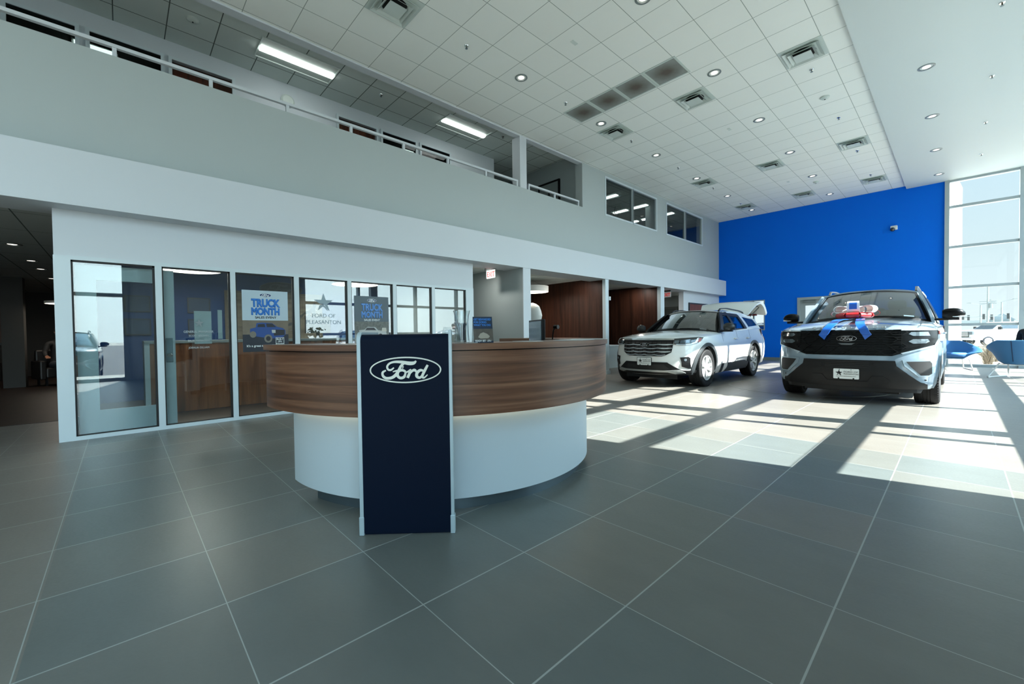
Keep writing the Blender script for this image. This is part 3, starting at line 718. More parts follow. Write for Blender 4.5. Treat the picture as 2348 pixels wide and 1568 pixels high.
def common(C, root, paint, flare, pillar, rear_gate=True):
    # cabin: roof, pillars, glass
    for u0, u1, nm, m, v0, v1 in ((-.93, .93, 'windshield', AUTO, .03, .965),):
        link(nm, patch([(u0, v0), (u1, v0), (u1*.985, v1), (u0*.985, v1)], C.ws, .004, .08, .004), m, root, smooth=True)
    # ceramic border of the windscreen
    fr = []
    for pl in ([(-.95, .0), (.95, .0), (.95, .06), (-.95, .06)], [(-.95, .94), (.95, .94), (.95, .985), (-.95, .985)], [(.90, .06), (.95, .06), (.95, .94), (.90, .94)], [(-.95, .06), (-.90, .06), (-.90, .94), (-.95, .94)]):
        fr.append(patch(pl, C.ws, .006, .08, .0))
    link('windshield_border', join_me(fr), BLACK, root)
    for s2 in (1, -1):
        # front pillar
        R = []
        for k in range(13):
            v = k/12; a = Vector(C.ws(s2*.955, v)); b = Vector(C.ws(s2*1.0, v)); c = Vector((b.x-.06-.02*v, s2*(abs(b.y)+.012), b.z-.005)); 
            R.append([a+Vector((.012, 0, .006)), b+Vector((.0, s2*.012, .004)), c, c-Vector((0, s2*.05, 0)), a-Vector((.02, 0, .02))])
        MB().rings(R).build('front_pillar', pillar, root, smooth=True)
    # roof
    x0 = C.xws+.02; x1 = C.xrf; R = []; n = 24; K = 20
    for i in range(n+1):
        t = i/n; x = lerp(x0, x1, t); row = []
        zr = C.zroof+interp(C.rz, t)
        for c in range(K+1):
            u = -1+2*c/K; w = C.wroof+.012-.05*max(0, (t-.75)/.25)**2
            xx = x-(.16*u*u if t == 0 else .16*u*u*max(0, 1-t*6))
            row.append((xx, u*w, zr+C.rc*(1-abs(u)**3)))
        row += [(p[0], p[1]*.985, p[2]-.045) for p in row[::-1]]
        R.append(row)
    MB().rings(R).build('roof', paint, root, smooth=.8)
    # side glass and pillars
    for s2 in (1, -1):
        out = Vector((0, s2, 0))
        for j, (poly, m) in enumerate(C.glazing):
            link('side_window', patch(poly, lambda x, z: C.gh(x, z, s2), .003, .15, .003, out), m, root, smooth=True)
        for poly, m in C.posts:
            link('pillar', patch(poly, lambda x, z: C.gh(x, z, s2), .014 if m is BLACK else .010, .12, .03, out), m, root, smooth=True)
        # wheel arch trims, sills
        for ax in C.axles:
            def arc(r, th, x, z): return None
            mb = MB(); RR = []
            for k in range(33):
                a = PI*(-.13+1.26*k/32); row = []
                for rr, d in ((C.ra-.015, -.05), (C.ra-.012, .012), (C.ra+.03, .022), (C.ra+C.fw, .014), (C.ra+C.fw, -.03)):
                    x = ax+rr*math.cos(a); z = C.wr+.02+rr*math.sin(a); z = max(z, .27); p = C.side(x, z, s2)
                    row.append((x, p[1]+s2*d, z))
                RR.append(row)
            mb.rings(RR).build('wheel_arch_trim', flare, root, smooth=.6)
        a, b = C.axles[0]-C.ra-C.fw*.5, C.axles[1]+C.ra+C.fw*.5
        link('sill', patch([(b, .25), (a, .25), (a, C.zsill-.06), (a-.22, C.zsill), (b+.22, C.zsill), (b, C.zsill-.06)], lambda x, z: C.side(x, z, s2), .022, .15, .05, out), flare, root, smooth=.5)
        for xd in C.doors:
            link('door_seam', patch([(xd-.003+.02, .42), (xd+.003+.02, .42), (xd+.003, C.zt(xd)-.02), (xd-.003, C.zt(xd)-.02)], lambda x, z: C.side(x, z, s2), .0012, .2, .004, out), RUBBER, root)
        for xh in C.handles:
            mb = MB(); p = C.side(xh, C.zh, s2)
            rbox(mb, xh-.1, xh+.1, min(p[1]+s2*.01, p[1]+s2*.045), max(p[1]+s2*.01, p[1]+s2*.045), C.zh-.016, C.zh+.016, .012)
            mb.build('door_handle', paint, root, smooth=.6)
        # roof rail
        P = []
        for k in range(17):
            t = k/16; x = lerp(C.rail[0], C.rail[1], t); tt = (x0-x)/(x0-x1)
            P.append((x, s2*(C.wroof-.06-.02*t), C.zroof+interp(C.rz, tt)+C.rc*.25+C.railh*min(1, math.sin(PI*t)*5)))
        mb = MB(); mb.rings([[(p[0], p[1]+a, p[2]+b) for a, b in ((.02, -.012), (.016, .014), (-.016, .014), (-.02, -.012))] for p in P])
        mb.build('roof_rail', C.railm, root, smooth=.7)
        tp = Vector(C.rear(s2*C.Wd(1)*.93, 1.0))
        link('tail_lamp', patch([(s2*C.Wd(.95)*.80, .88), (s2*C.Wd(.95)*.985, .88), (s2*C.Wd(.95)*.985, C.zt(C.xr(1)+.2)-.03), (s2*C.Wd(.95)*.80, C.zt(C.xr(1)+.2)-.03)], C.rear, .012, .05, .01, Vector((-1, s2*.5, 0))), mat('red_tail_lens', '6e1414', .15, coat=1), root, smooth=True)
    # cabin floor, dash, seats
    mb = MB(); zb = C.zbelt
    mb.box(C.xrf+.1, C.xcowl-.3, -C.Wd(1)+.16, C.Wd(1)-.16, zb-.12, zb-.03)
    if C.interior: mb.build('cabin_floor', INTER, root)
    rbox(MB(), C.xcowl-.62, C.xcowl-.34, -.62, .62, zb-.06, zb+.02, .03).build('dashboard', INTER, root, smooth=.5)
    for y in (.38, -.38): seat(root, C.seats[0], y, zb-.1, zb+.40)
    for x in C.seats[1:]:
        for y in (.45, 0, -.45): seat(root, x, y, zb-.1, zb+.30, w=.2)
    MB().tube([(C.xcowl-.66+.03*math.cos(a)*0-.05*math.sin(a), .38+.18*math.cos(a), zb+.0+.15*math.sin(a)) for a in [2*PI*i/24 for i in range(25)]], .013, 6).build('steering_wheel', INTER, root, smooth=True)
    MB().rings([[(C.xws+.06-.0, a*.11, z) for a in (-1, 1)]+[(C.xws+.03, a*.11, z) for a in (1, -1)] for z in (C.zroof-.11, C.zroof-.045)]).build('rear_view_mirror', INTER, root)
    under = MB().box(C.xr(.5)+.3, C.xf(.5)-.25, -.58, .58, .17, .4); under.build('underbody', BLACK, root)
    for ax in C.axles:
        for s2 in (1, -1):
            mb = MB(); RR = []
            for k in range(25):
                a = PI*k/24; RR.append([(ax+(C.ra-.02)*math.cos(a), s2*y, C.wr+.02+(C.ra-.02)*math.sin(a)) for y in (.60, C.Wd(.8)-.07)]+[(ax+(C.ra-.035)*math.cos(a), s2*y, C.wr+.02+(C.ra-.035)*math.sin(a)) for y in (C.Wd(.8)-.07, .60)])
            mb.rings(RR).build('arch_liner', BLACK, root)

# ------------------------------------------------- large silver-blue SUV
SILV = mat('silver_blue_paint', '8194a1', .25, .3, var=.01, coat=1)
GB = mat('gloss_black', '030404', .3, 0, spec=.15, coat=.08)
MATB = mat('matt_black_bumper', '0e0f10', .55, spec=.3)
E_ = Car(Wz=[(.2, .90), (.32, .965), (.5, .985), (.8, .99), (1.0, .985), (1.15, .96), (1.3, .925)], Fz=[(.2, 2.52), (.34, 2.57), (.5, 2.60), (.72, 2.60), (.8, 2.585), (1.14, 2.55), (1.25, 2.42), (1.5, 2.4)],
         Rz=[(.2, -2.5), (.5, -2.6), (1.0, -2.6), (1.4, -2.52)], af=.62, nf=2.7, ar=.35, nr=3.2, Tz=[(-2.6, 1.22), (0, 1.225), (.9, 1.235), (1.1, 1.235), (2.0, 1.19), (2.35, 1.15), (2.6, 1.135)],
         Cz=[(-2.6, .0), (.7, .0), (.95, .095), (1.9, .10), (2.3, .075), (2.5, .03), (2.6, .01)], Bz=[(-2.6, .32), (-2, .26), (2.1, .26), (2.6, .27)], axles=(1.70, -1.40), ra=.475, wr=.405, fw=.03,
         zbelt=1.235, zroof=1.80, wroof=.70, rc=.075, rz=[(0, 0), (.3, .035), (.7, .02), (1, -.03)], xcowl=1.06, xws=.30, xrf=-2.42, zsill=.40,
         doors=(1.02, .0, -.95), handles=(.2, -.78), zh=1.05, rail=(.05, -2.1), railh=.075, railm=mat('rail_dark', '3b4043', .35, .4), seats=(.1, -.85), interior=True,
         glazing=[([(.86, 1.25), (.12, 1.25), (.12, 1.77), (.3, 1.77)], AUTO), ([(.0, 1.25), (-.92, 1.25), (-.92, 1.77), (.0, 1.77)], AUTOD), ([(-1.02, 1.25), (-2.25, 1.27), (-2.1, 1.74), (-1.02, 1.77)], AUTOD)],
         posts=[([(1.02, 1.22), (.86, 1.22), (.28, 1.78), (.36, 1.80)], SILV), ([(.12, 1.22), (.0, 1.22), (.0, 1.80), (.12, 1.80)], BLACK), ([(-.92, 1.22), (-1.02, 1.22), (-1.02, 1.80), (-.92, 1.80)], SILV), ([(-2.25, 1.22), (-2.45, 1.22), (-2.35, 1.78), (-2.1, 1.78)], SILV)])
root = empty('suv', (-1.16, 10.70, 0), -PI/2, 'silver-blue full-size SUV with a ribbon bow on its hood, nose-on before the blue wall', 'car')
body = E_.body(SILV, root)
common(E_, root, SILV, SILV, SILV)
fr = E_.front
# black grille and lamp band
gp = [(-.955, 1.12), (-.56, 1.125), (.56, 1.125), (.955, 1.12), (.96, .985), (.93, .905), (.60, .775), (.52, .745), (-.52, .745), (-.60, .775), (-.93, .905), (-.96, .985)]
gr = link('grille', patch(gp, fr, .012, .05, .01), GB, root, smooth=.3)
bars = []
for z, w in ((1.085, .60), (1.05, .62), (1.015, .62), (.98, .62), (.945, .62), (.91, .60), (.875, .58), (.84, .54), (.805, .50)):
    bars.append(patch([(-w, z-.005), (w, z-.005), (w, z+.005), (-w, z+.005)], fr, .024, .06, .0))
link('grille_bar', join_me(bars), mat('grille_bar', '050606', .5, spec=.15), gr)
hx = []
for row, z in enumerate((1.085, .985, .885, .80)):
    for k in range(-3, 4):
        y = k*.19+(.095 if row % 2 else 0)
        if abs(y) > .58 or (abs(y) < .16 and row in (1,)): continue
        o1, o2 = [], []
        for i in range(6):
            a = PI/3*i; o1.append((y+.10*math.cos(a), z+.046*math.sin(a)))
        for i in range(6):
            p, q = o1[i], o1[(i+1) % 6]; c = (y, z)
            hx.append(patch([p, q, (lerp(q[0], c[0], .09), lerp(q[1], c[1], .12)), (lerp(p[0], c[0], .09), lerp(p[1], c[1], .12))], fr, .030, .3, .0))
link('grille_mesh', join_me(hx), mat('grille_mesh', '070808', .45, spec=.25), gr)
for s2 in (1, -1):
    mm = (lambda P: P) if s2 == 1 else mirror
    o = Vector((1, s2*.4, 0))
    hl = link('headlamp', patch(mm([(.60, 1.10), (.945, 1.10), (.955, .99), (.93, .925), (.66, .85), (.60, .90)]), fr, .02, .04, 0, o), GB, root, smooth=.3)
    link('lamp_lens', patch(mm([(.70, 1.085), (.86, 1.085), (.88, 1.03), (.72, 1.03), (.675, 1.058)]), fr, .027, .04, 0, o), LENS, hl)
    link('lamp_lens', patch(mm([(.72, .985), (.86, .985), (.875, .95), (.84, .925), (.72, .92), (.675, .953)]), fr, .027, .04, 0, o), LENS, hl)
    link('daytime_lamp', patch(mm([(.60, 1.125), (.95, 1.118), (.95, 1.107), (.60, 1.110)]), fr, .032, .04, 0, o), mat('pale_lamp_strip', 'b9c6cc', .15, .3, coat=1), hl)
    link('lamp_surround', patch(mm([(.955, 1.11), (.968, 1.11), (.972, .97), (.945, .885), (.62, .768), (.60, .785), (.925, .90), (.955, .985)]), fr, .020, .03, 0, o), mat('satin_silver', 'a9b3b8', .2, .8), root, smooth=.4)
    link('side_marker', patch(mm([(.958, 1.10), (.966, 1.10), (.970, 1.05), (.958, 1.05)]), fr, .026, .04, 0, o), AMBER, hl)
    # corner intakes
    ip = [(.66, .665), (.885, .675), (.905, .64), (.905, .50), (.875, .475), (.80, .475), (.70, .60)]
    link('bumper_intake', patch(mm([(.62, .685), (.90, .695), (.925, .66), (.925, .49), (.885, .455), (.78, .455), (.64, .60)]), fr, .016, .05, 0, o), mat('silver_trim', '8fa2ad', .3, .5, coat=.5), root, smooth=.4)
    link('bumper_intake', patch(mm(ip), fr, .020, .03, 0, o), RUBBER, root, smooth=.8)
    link('parking_sensor', patch(mm(rrect(.845, .865, .39, .41, .009)), fr, .004, .05, 0, o), RUBBER, root)
lo = link('lower_bumper', patch([(-.545, .675), (.545, .675), (.56, .60), (.80, .37), (.86, .345), (.86, .275), (-.86, .275), (-.86, .345), (-.80, .37), (-.56, .60)], fr, .022, .06, .02), MATB, root, smooth=.3)
link('lower_bumper_panel', patch([(-.42, .45), (-.30, .45), (-.24, .36), (.24, .36), (.30, .45), (.42, .45), (.5, .38), (.46, .33), (-.46, .33), (-.5, .38)], fr, .030, .08, .0), MATB, lo)
link('lower_bumper_panel', patch(rrect(-.45, -.30, .56, .64, .03), fr, .028, .06, .0), MATB, lo); link('lower_bumper_panel', patch(rrect(.30, .45, .56, .64, .03), fr, .028, .06, .0), MATB, lo)
sl_ = [patch([(-.26, z-.006), (.26, z-.006), (.26, z+.006), (-.26, z+.006)], fr, .030, .06, 0) for z in (.575, .60, .625, .65)]
link('air_slot', join_me(sl_), RUBBER, lo)
link('air_dam', patch([(-.84, .29), (.84, .29), (.80, .21), (-.80, .21)], lambda y, z: (fr(y, .3)[0]-.03, y, z), .01, .08, .02), BLACK, root)
emblem(frame_mat((fr(0, 1.0)[0]+.036, 0, 1.0), (0, 1, 0), (0, 0, 1)), .245, root, GB, CHROME, .006, rim=10)
link('grille_bracket', patch([(-.10, .925), (.10, .925), (.06, .90), (-.06, .90)], fr, .034, .1, 0), mat('bracket_grey', '55595a', .4), gr)
# spaced lettering along the edge of the hood
for ch, y in zip('EXPEDITION', [-.42+.0933*k for k in range(10)]):
    M_ = frame_mat((fr(y, 1.14)[0]-.012, y, 1.150), (0, 1, 0), (-.25, 0, 1))
    text('hood_letter', ch, .046, CHROME, M_, root, bold=.0015, xs=1.5, depth=.006)
number_plate(root, fr(0, .46)[0]+.032, .46)
for sx in (1, -1):
    link('windshield_wiper', patch([(sx*.05, .045), (sx*.75, .06), (sx*.75, .075), (sx*.05, .06)], E_.ws, .02, .1, -.012), BLACK, root)
link('windshield_label', patch([(.60, .09), (.74, .09), (.74, .13), (.60, .13)], E_.ws, .008, .1, -.005), WHITE, root)
link('windshield_label', patch([(.10, .16), (.36, .16), (.36, .28), (.10, .27)], E_.ws, -.010, .1, .012), mat('paper_sticker', '8b9596', .6), root)
for s2 in (1, -1): mirror_part(root, 1.0-.12, .93, 1.37, s2, GB, .26, .06, WHITE)
for ax in E_.axles:
    for s2 in (1, -1): wheel(root, ax, s2*.85, s2, .405, .275, .29, 'split', TYRE, mat('alloy', 'a5abae', .3, .4), 6)
for s2 in (1, -1):
    link('hood_seam', patch([(2.36, s2*.79), (1.35, s2*.80), (1.35, s2*.806), (2.36, s2*.796)] if s2 > 0 else [(2.36, -.796), (1.35, -.806), (1.35, -.80), (2.36, -.79)], lambda x, y: E_.deck(x, y), .0015, .15, .002, Vector((0, 0, 1))), RUBBER, root)

# ------------------------------------------------- bow on the hood
BX, BY, BZ = -1.19, 8.98, 1.306
BX += .01
bow = empty('gift_bow', (BX, BY, BZ), 0, 'large red, white and blue ribbon bow on the silver-blue hood', 'bow')
RW = mat('white_ribbon', 'e2e2dd', .35, coat=.3); RR_ = mat('red_ribbon', 'b81f22', .3, coat=.4); RB = mat('blue_ribbon', '0f57b0', .3, coat=.4)
def loop(m, az, L, Hh, wdt, z0, name, tilt=0, r0=.02):
    mb = MB(); R = []
    for k in range(25):
        a = 2*PI*k/24; r = r0+L*(.5-.5*math.cos(a)); z = z0+Hh*math.sin(a)*(.35+.65*(r-r0)/L)
        wd = wdt*(.55+.45*(r-r0)/L)/2
        row = []
        for y, d in ((-wd, 0), (wd, 0), (wd, .004), (-wd, .004)):
            rr, zz = r-d*math.cos(a)*-1, z+d*math.sin(a)*-1+tilt*(r-r0)
            row.append((rr*math.cos(az)-y*math.sin(az), rr*math.sin(az)+y*math.cos(az), zz))
        R.append(row)
    mb.rings(R, cap=False); return mb.build(name, m, bow, smooth=True)
for k in range(8): loop(RR_, -PI/2+2*PI*k/8, .20, .055, .15, .055, 'red_loop')
for k in range(2): loop(RR_, (.15, PI-.15)[k], .27, .06, .045, .085, 'red_loop')
for az in (-.2, .75, PI+.2, PI-.75, PI/2): loop(RW, az, .23, .062, .18, .105, 'white_loop', .04)
o = loop(RW, -PI/2, .13, .09, .15, .14, 'white_loop', .0)
MB().rings([[(x, y, z) for x in (-.045, .045)]+[(x, y+.006, z) for x in (.045, -.045)] for y, z in [(-.10+.07*(.5-.5*math.cos(a))*0-.0+.055*math.cos(a), .145+.06*math.sin(a)) for a in [2*PI*i/24 for i in range(25)]]], cap=False).build('blue_loop', RB, bow, smooth=True)
MB().lathe([(.001, -.003), (.06, 0), (.07, .05), (.07, .12), (.05, .20), (.001, .235)], 20).build('knot', RW, bow, smooth=True)
for ch in bow.children: ch.scale = (1.12, 1.0, 1.45 if 'red' not in ch.name and 'knot' not in ch.name else 1.15)
for s2, xa in ((-1, -.245), (1, .225)):
    pts = [(s2*.05, -.04, .012), (s2*.10, -.20, .0), (s2*.13, -.42, -.006), (s2*.15, -.60, -.028), (s2*.165, -.76, -.068), (s2*.18, -.845, -.10), (s2*.215, -.905, -.155), (s2*.245, -.925, -.22), (s2*.265, -.93, -.25)]
    C_ = catmull(pts, 5); R = []
    for i, p in enumerate(C_):
        w = .055; R.append([p+Vector((-w, 0, 0)), p+Vector((w, 0, .006*s2)), p+Vector((w, -.003, .003)), p+Vector((-w, -.003, .003))])
    last = C_[-1]
    mb = MB().rings(R); e0 = len(mb.v)
    mb.add([last+Vector((-.055, 0, 0)), last+Vector((.055, 0, 0)), last+Vector((-.02*s2, 0, -.075)), last+Vector((-.055, -.003, .0)), last+Vector((.055, -.003, 0)), last+Vector((-.02*s2, -.003, -.075))], [(0, 1, 2), (3, 5, 4), (0, 2, 5, 3), (1, 4, 5, 2)])
    mb.build('ribbon_tail', RB, bow, smooth=.6)

# ------------------------------------------------- white SUV with its tailgate up
PW = mat('white_car_paint', 'e6e7e2', .25, 0, var=.01, coat=1)
GFL = mat('grey_cladding', '2f3436', .55)
X_ = Car(Wz=[(.2, .86), (.32, .925), (.5, .955), (.72, .965), (.9, .955), (1.02, .925), (1.2, .885)], Fz=[(.2, 2.33), (.34, 2.40), (.5, 2.425), (.68, 2.42), (.98, 2.36), (1.05, 2.26), (1.5, 2.2)],
         Rz=[(.2, -2.3), (.5, -2.42), (.9, -2.42), (1.3, -2.30)], af=.72, nf=2.35, ar=.45, nr=2.8, Tz=[(-2.45, 1.22), (-1.4, 1.20), (.2, 1.155), (.95, 1.10), (1.2, 1.09), (1.9, 1.04), (2.2, 1.0), (2.45, .975)],
         Cz=[(-2.4, .0), (.55, .0), (.85, .075), (1.8, .085), (2.15, .06), (2.36, .015), (2.45, 0)], Bz=[(-2.45, .38), (-2, .3), (1.9, .27), (2.4, .26)], axles=(1.595, -1.26), ra=.44, wr=.385, fw=.06,
         zbelt=1.17, zroof=1.585, wroof=.63, rc=.06, rz=[(0, 0), (.3, .035), (.7, .0), (1, -.08)], xcowl=.92, xws=.16, xrf=-2.05, zsill=.44,
         doors=(.75, -.15, -1.02), handles=(.0, -.85), zh=.97, rail=(.02, -1.75), railh=.055, railm=BLACK, seats=(-.05, -.85), interior=True,
         glazing=[([(.66, 1.17), (-.12, 1.19), (-.12, 1.54), (.10, 1.55)], glass('open_tint', (.8, .86, .86), .7)), ([(-.26, 1.19), (-1.0, 1.21), (-.88, 1.51), (-.26, 1.54)], glass('open_tint', (.8, .86, .86), .7)), ([(-1.22, 1.23), (-1.98, 1.27), (-1.80, 1.43), (-1.10, 1.49)], AUTOD)],
         posts=[([(.70, 1.12), (-1.02, 1.155), (-1.02, 1.20), (.66, 1.18)], BLACK), ([(.22, 1.51), (-.90, 1.48), (-.90, 1.55), (.14, 1.575)], BLACK), ([(-.86, 1.20), (-1.04, 1.20), (-.94, 1.53), (-.80, 1.53)], BLACK), ([(.84, 1.10), (.62, 1.10), (.06, 1.56), (.18, 1.585)], BLACK), ([(-.12, 1.13), (-.26, 1.13), (-.26, 1.59), (-.12, 1.59)], BLACK), ([(-1.0, 1.16), (-1.22, 1.16), (-1.10, 1.56), (-.88, 1.56)], PW), ([(-1.98, 1.18), (-2.18, 1.18), (-1.98, 1.46), (-1.80, 1.50)], PW), ([(-.88, 1.51), (-1.10, 1.49), (-1.8, 1.43), (-1.9, 1.50), (-1.1, 1.57), (-.88, 1.57)], PW), ([(-1.2, 1.15), (-2.1, 1.15), (-1.98, 1.275), (-1.22, 1.235)], PW)])
root = empty('suv', (-4.45, 10.375, 0), -PI/2, 'white SUV with its rear tailgate raised, standing beside the dark timber alcoves', 'car')
X_.body(PW, root)
common(X_, root, PW, GFL, BLACK)
fr = X_.front
gp = [(-.555, .965), (.555, .965), (.545, .80), (.53, .72), (.42, .655), (.36, .64), (-.36, .64), (-.42, .655), (-.53, .72), (-.545, .80)]
gr = link('grille', patch(gp, fr, .012, .05, .01), BLACK, root, smooth=.3)
cb = []
for z, w in ((.94, .55), (.87, .545), (.795, .54), (.725, .52), (.665, .43)):
    n = 13; P = []; Q = []
    for k in range(n): 
        y = -w+2*w*k/(n-1); zz = z+(.008 if k % 3 == 0 else -.004); P.append((y, zz-.006)); Q.append((y, zz+.006))
    if z < .93: cb.append(patch(P+Q[::-1], fr, .032, .05, 0))
link('grille_bar', join_me(cb), mat('satin_chrome', 'c9cecf', .28, .8), gr)
ms = []
for z in (.91, .835, .76, .695):
    for k in range(-5, 6):
        w = .545 if z > .75 else .48
        y = k*.096
        if abs(y)+.04 > w: continue
        ms.append(patch([(y-.035, z-.018), (y+.035, z-.018), (y+.042, z), (y+.035, z+.018), (y-.035, z+.018), (y-.042, z)], fr, .020, .3, 0))
link('grille_mesh', join_me(ms), mat('grille_brown_black', '1d1715', .35), gr)
link('grille_trim', patch([(-.56, .985), (.56, .985), (.56, .968), (-.56, .968)], fr, .026, .05, 0), CHROME, root)
for s2 in (1, -1):
    mm = (lambda P: P) if s2 == 1 else mirror
    o = Vector((1, s2*.6, 0))
    hl = link('headlamp', patch(mm([(.555, .985), (.72, 1.0), (.87, 1.015), (.918, 1.01), (.925, .96), (.90, .90), (.82, .868), (.68, .865), (.56, .88)]), fr, .016, .03, .01, o), LENSD, root, smooth=.5)
    link('lamp_lens', patch(mm([(.57, .955), (.64, .96), (.64, .90), (.57, .90)]), fr, .022, .03, 0, o), LENS, hl)
    link('lamp_lens', patch(mm([(.66, .955), (.80, .975), (.82, .91), (.66, .90)]), fr, .022, .03, 0, o), LENS, hl)
    link('daytime_lamp', patch(mm([(.60, .885), (.80, .888), (.86, .925), (.875, .99), (.893, .99), (.885, .91), (.82, .872), (.60, .868)]), fr, .024, .03, 0, o), mat('pale_lamp_strip', 'b9c6cc', .15, .3, coat=1), hl)
    link('side_marker', patch(mm([(.885, .985), (.915, .985), (.915, .93), (.895, .91)]), fr, .024, .03, 0, o), AMBER, hl)
    fg = link('bumper_intake', patch(mm([(.68, .62), (.80, .635), (.825, .61), (.825, .40), (.79, .40), (.70, .44), (.70, .53)]), fr, .012, .04, 0, o), BLACK, root)
    link('fog_lamp', patch(mm(rrect(.735, .775, .55, .60, .015)), fr, .020, .04, 0, o), LENS, fg)
lo = link('lower_bumper', patch([(-.46, .52), (.46, .52), (.56, .45), (.70, .36), (.90, .36), (.90, .27), (-.90, .27), (-.90, .36), (-.70, .36), (-.56, .45)], fr, .014, .05, .02), MATB, root, smooth=.3)
link('lower_intake', patch([(-.40, .48), (.40, .48), (.48, .40), (.44, .365), (-.44, .365), (-.48, .40)], fr, .020, .06, 0), RUBBER, lo)
link('skid_plate', patch([(-.66, .375), (-.48, .36), (.48, .36), (.66, .375), (.74, .32), (.58, .30), (.46, .33), (-.46, .33), (-.58, .30), (-.74, .32)], fr, .030, .06, 0), mat('skid_silver', 'a0a4a2', .35, .5), root)
emblem(frame_mat((fr(0, .87)[0]+.036, 0, .875), (0, 1, 0), (0, 0, 1)), .21, root, GB, CHROME, .006, rim=14)
number_plate(root, fr(0, .525)[0]+.028, .53)
for sx in (1, -1): link('windshield_wiper', patch([(sx*.05, .045), (sx*.75, .06), (sx*.75, .075), (sx*.05, .06)], X_.ws, .02, .1, -.012), BLACK, root)
link('windshield_label', patch([(.55, .05), (.70, .05), (.70, .10), (.55, .10)], X_.ws, .008, .1, -.005), WHITE, root)
for s2 in (1, -1): mirror_part(root, .70, .90, 1.225, s2, mat('mirror_grey', '2b2e2f', .35), .22, .05, None)
for ax in X_.axles:
    for s2 in (1, -1): wheel(root, ax, s2*.82, s2, .385, .25, .25, 'split', TYRE, mat('bright_alloy', 'c6c9c8', .3, .25), 5)
# raised tailgate
tg = empty_part('tailgate', root, (-2.0, 0, 1.56))
mb = MB(); R = []
for k in range(13):
    t = k/12; x = -.95*t+.10; z = .10+.31*math.sin(PI*min(1, t*.9))+.0-.20*max(0, t-.6)
    w = .64+.17*math.sin(PI*t*.6); row = []
    for c in range(13):
        u = -1+2*c/12; row.append((x, u*w, z-.05*u*u))
    row += [(p[0]+.01, p[1]*.97, p[2]-.06) for p in row[::-1]]
    R.append(row)
mb.rings(R).build('tailgate_skin', PW, tg, smooth=.8)
mb = MB(); mb.rings([[(x, u*w, z) for u in (-.9, .9)]+[(x, u*w, z-.015) for u in (.9, -.9)] for x, w, z in ((-.05, .6, .10), (-.45, .7, .30), (-.75, .75, .22))]); mb.build('tailgate_lining', INTER, tg)
MB().rings([[(-.86, u*.55, .10), (-.80, u*.55, .02)] + [(-.84, u*.55, .0), (-.89, u*.55, .08)] for u in (-1, 1)]).build('tail_lamp', mat('red_tail_lens', '6e1414', .15, coat=1), tg)
for s2 in (1, -1): MB().tube([(.05, s2*.58, -.12), (-.62, s2*.66, .22)], [.014, .009], 8).build('gas_strut', BLACK, tg)

# =================================================================== RECEPTION DESK
DC = (-3.30, 2.22)
DW = wood('walnut_veneer', '38241a', '65432f', '86624a', (.4, 1, 13), .4, scale=1.7, cyl=1.48)
desk = empty('reception_desk', (DC[0], DC[1], 0), 0, 'round-fronted reception desk with a walnut band over a white base', 'desk')
def arcwall(r0, r1, z0, z1, a0=-91, a1=110, n=90):
    R = []
    for k in range(n+1):
        a = math.radians(lerp(a0, a1, k/n)); c, s = math.cos(a), math.sin(a)
        R.append([(r0*c, r0*s, z0), (r1*c, r1*s, z0), (r1*c, r1*s, z1), (r0*c, r0*s, z1)])
    return MB().rings(R)
DESKW = mat('desk_white_laminate', 'c6d3d8', .45, var=.01)
arcwall(1.15, 1.25, 0, .1, -80).build('toe_kick', mat('kick_steel', '64737a', .35, .7, var=.08), desk, smooth=.5)
arcwall(1.20, 1.31, .09, .70).build('base_panel', DESKW, desk, smooth=.5)
arcwall(1.31, 1.452, .655, .667).build('band_underside', DESKW, desk, smooth=.5)
arcwall(1.455, 1.48, .652, 1.040).build('walnut_band', DW, desk, smooth=.5)
arcwall(1.08, 1.495, 1.047, 1.085).build('counter_top', DW, desk, smooth=.5)
arcwall(1.12, 1.46, 1.038, 1.05).build('shadow_gap', BLACK, desk)
arcwall(1.10, 1.20, .1, 1.045).build('inner_panel', DESKW, desk, smooth=.5)
arcwall(.62, 1.10, .72, .75).build('work_surface', mat('grey_laminate', '9aa2a3', .4), desk, smooth=.5)
arcwall(.70, .73, 0, .72, -60, -58, 2).build('support_panel', DESKW, desk); arcwall(.70, 1.10, 0, .72, 40, 42, 2).build('support_panel', DESKW, desk)
arcwall(1.335, 1.35, .645, .655, -88, 108).build('led_strip', mat('warm_led', 'ffffff', emit='ffedc8', estr=1.3), desk)
MB().lathe([(.001, 0), (.04, 0), (.035, -.012), (.001, -.014)], 20, (1.40*math.cos(-.62), 1.40*math.sin(-.62), .65)).build('door_sensor', BLACK, desk)
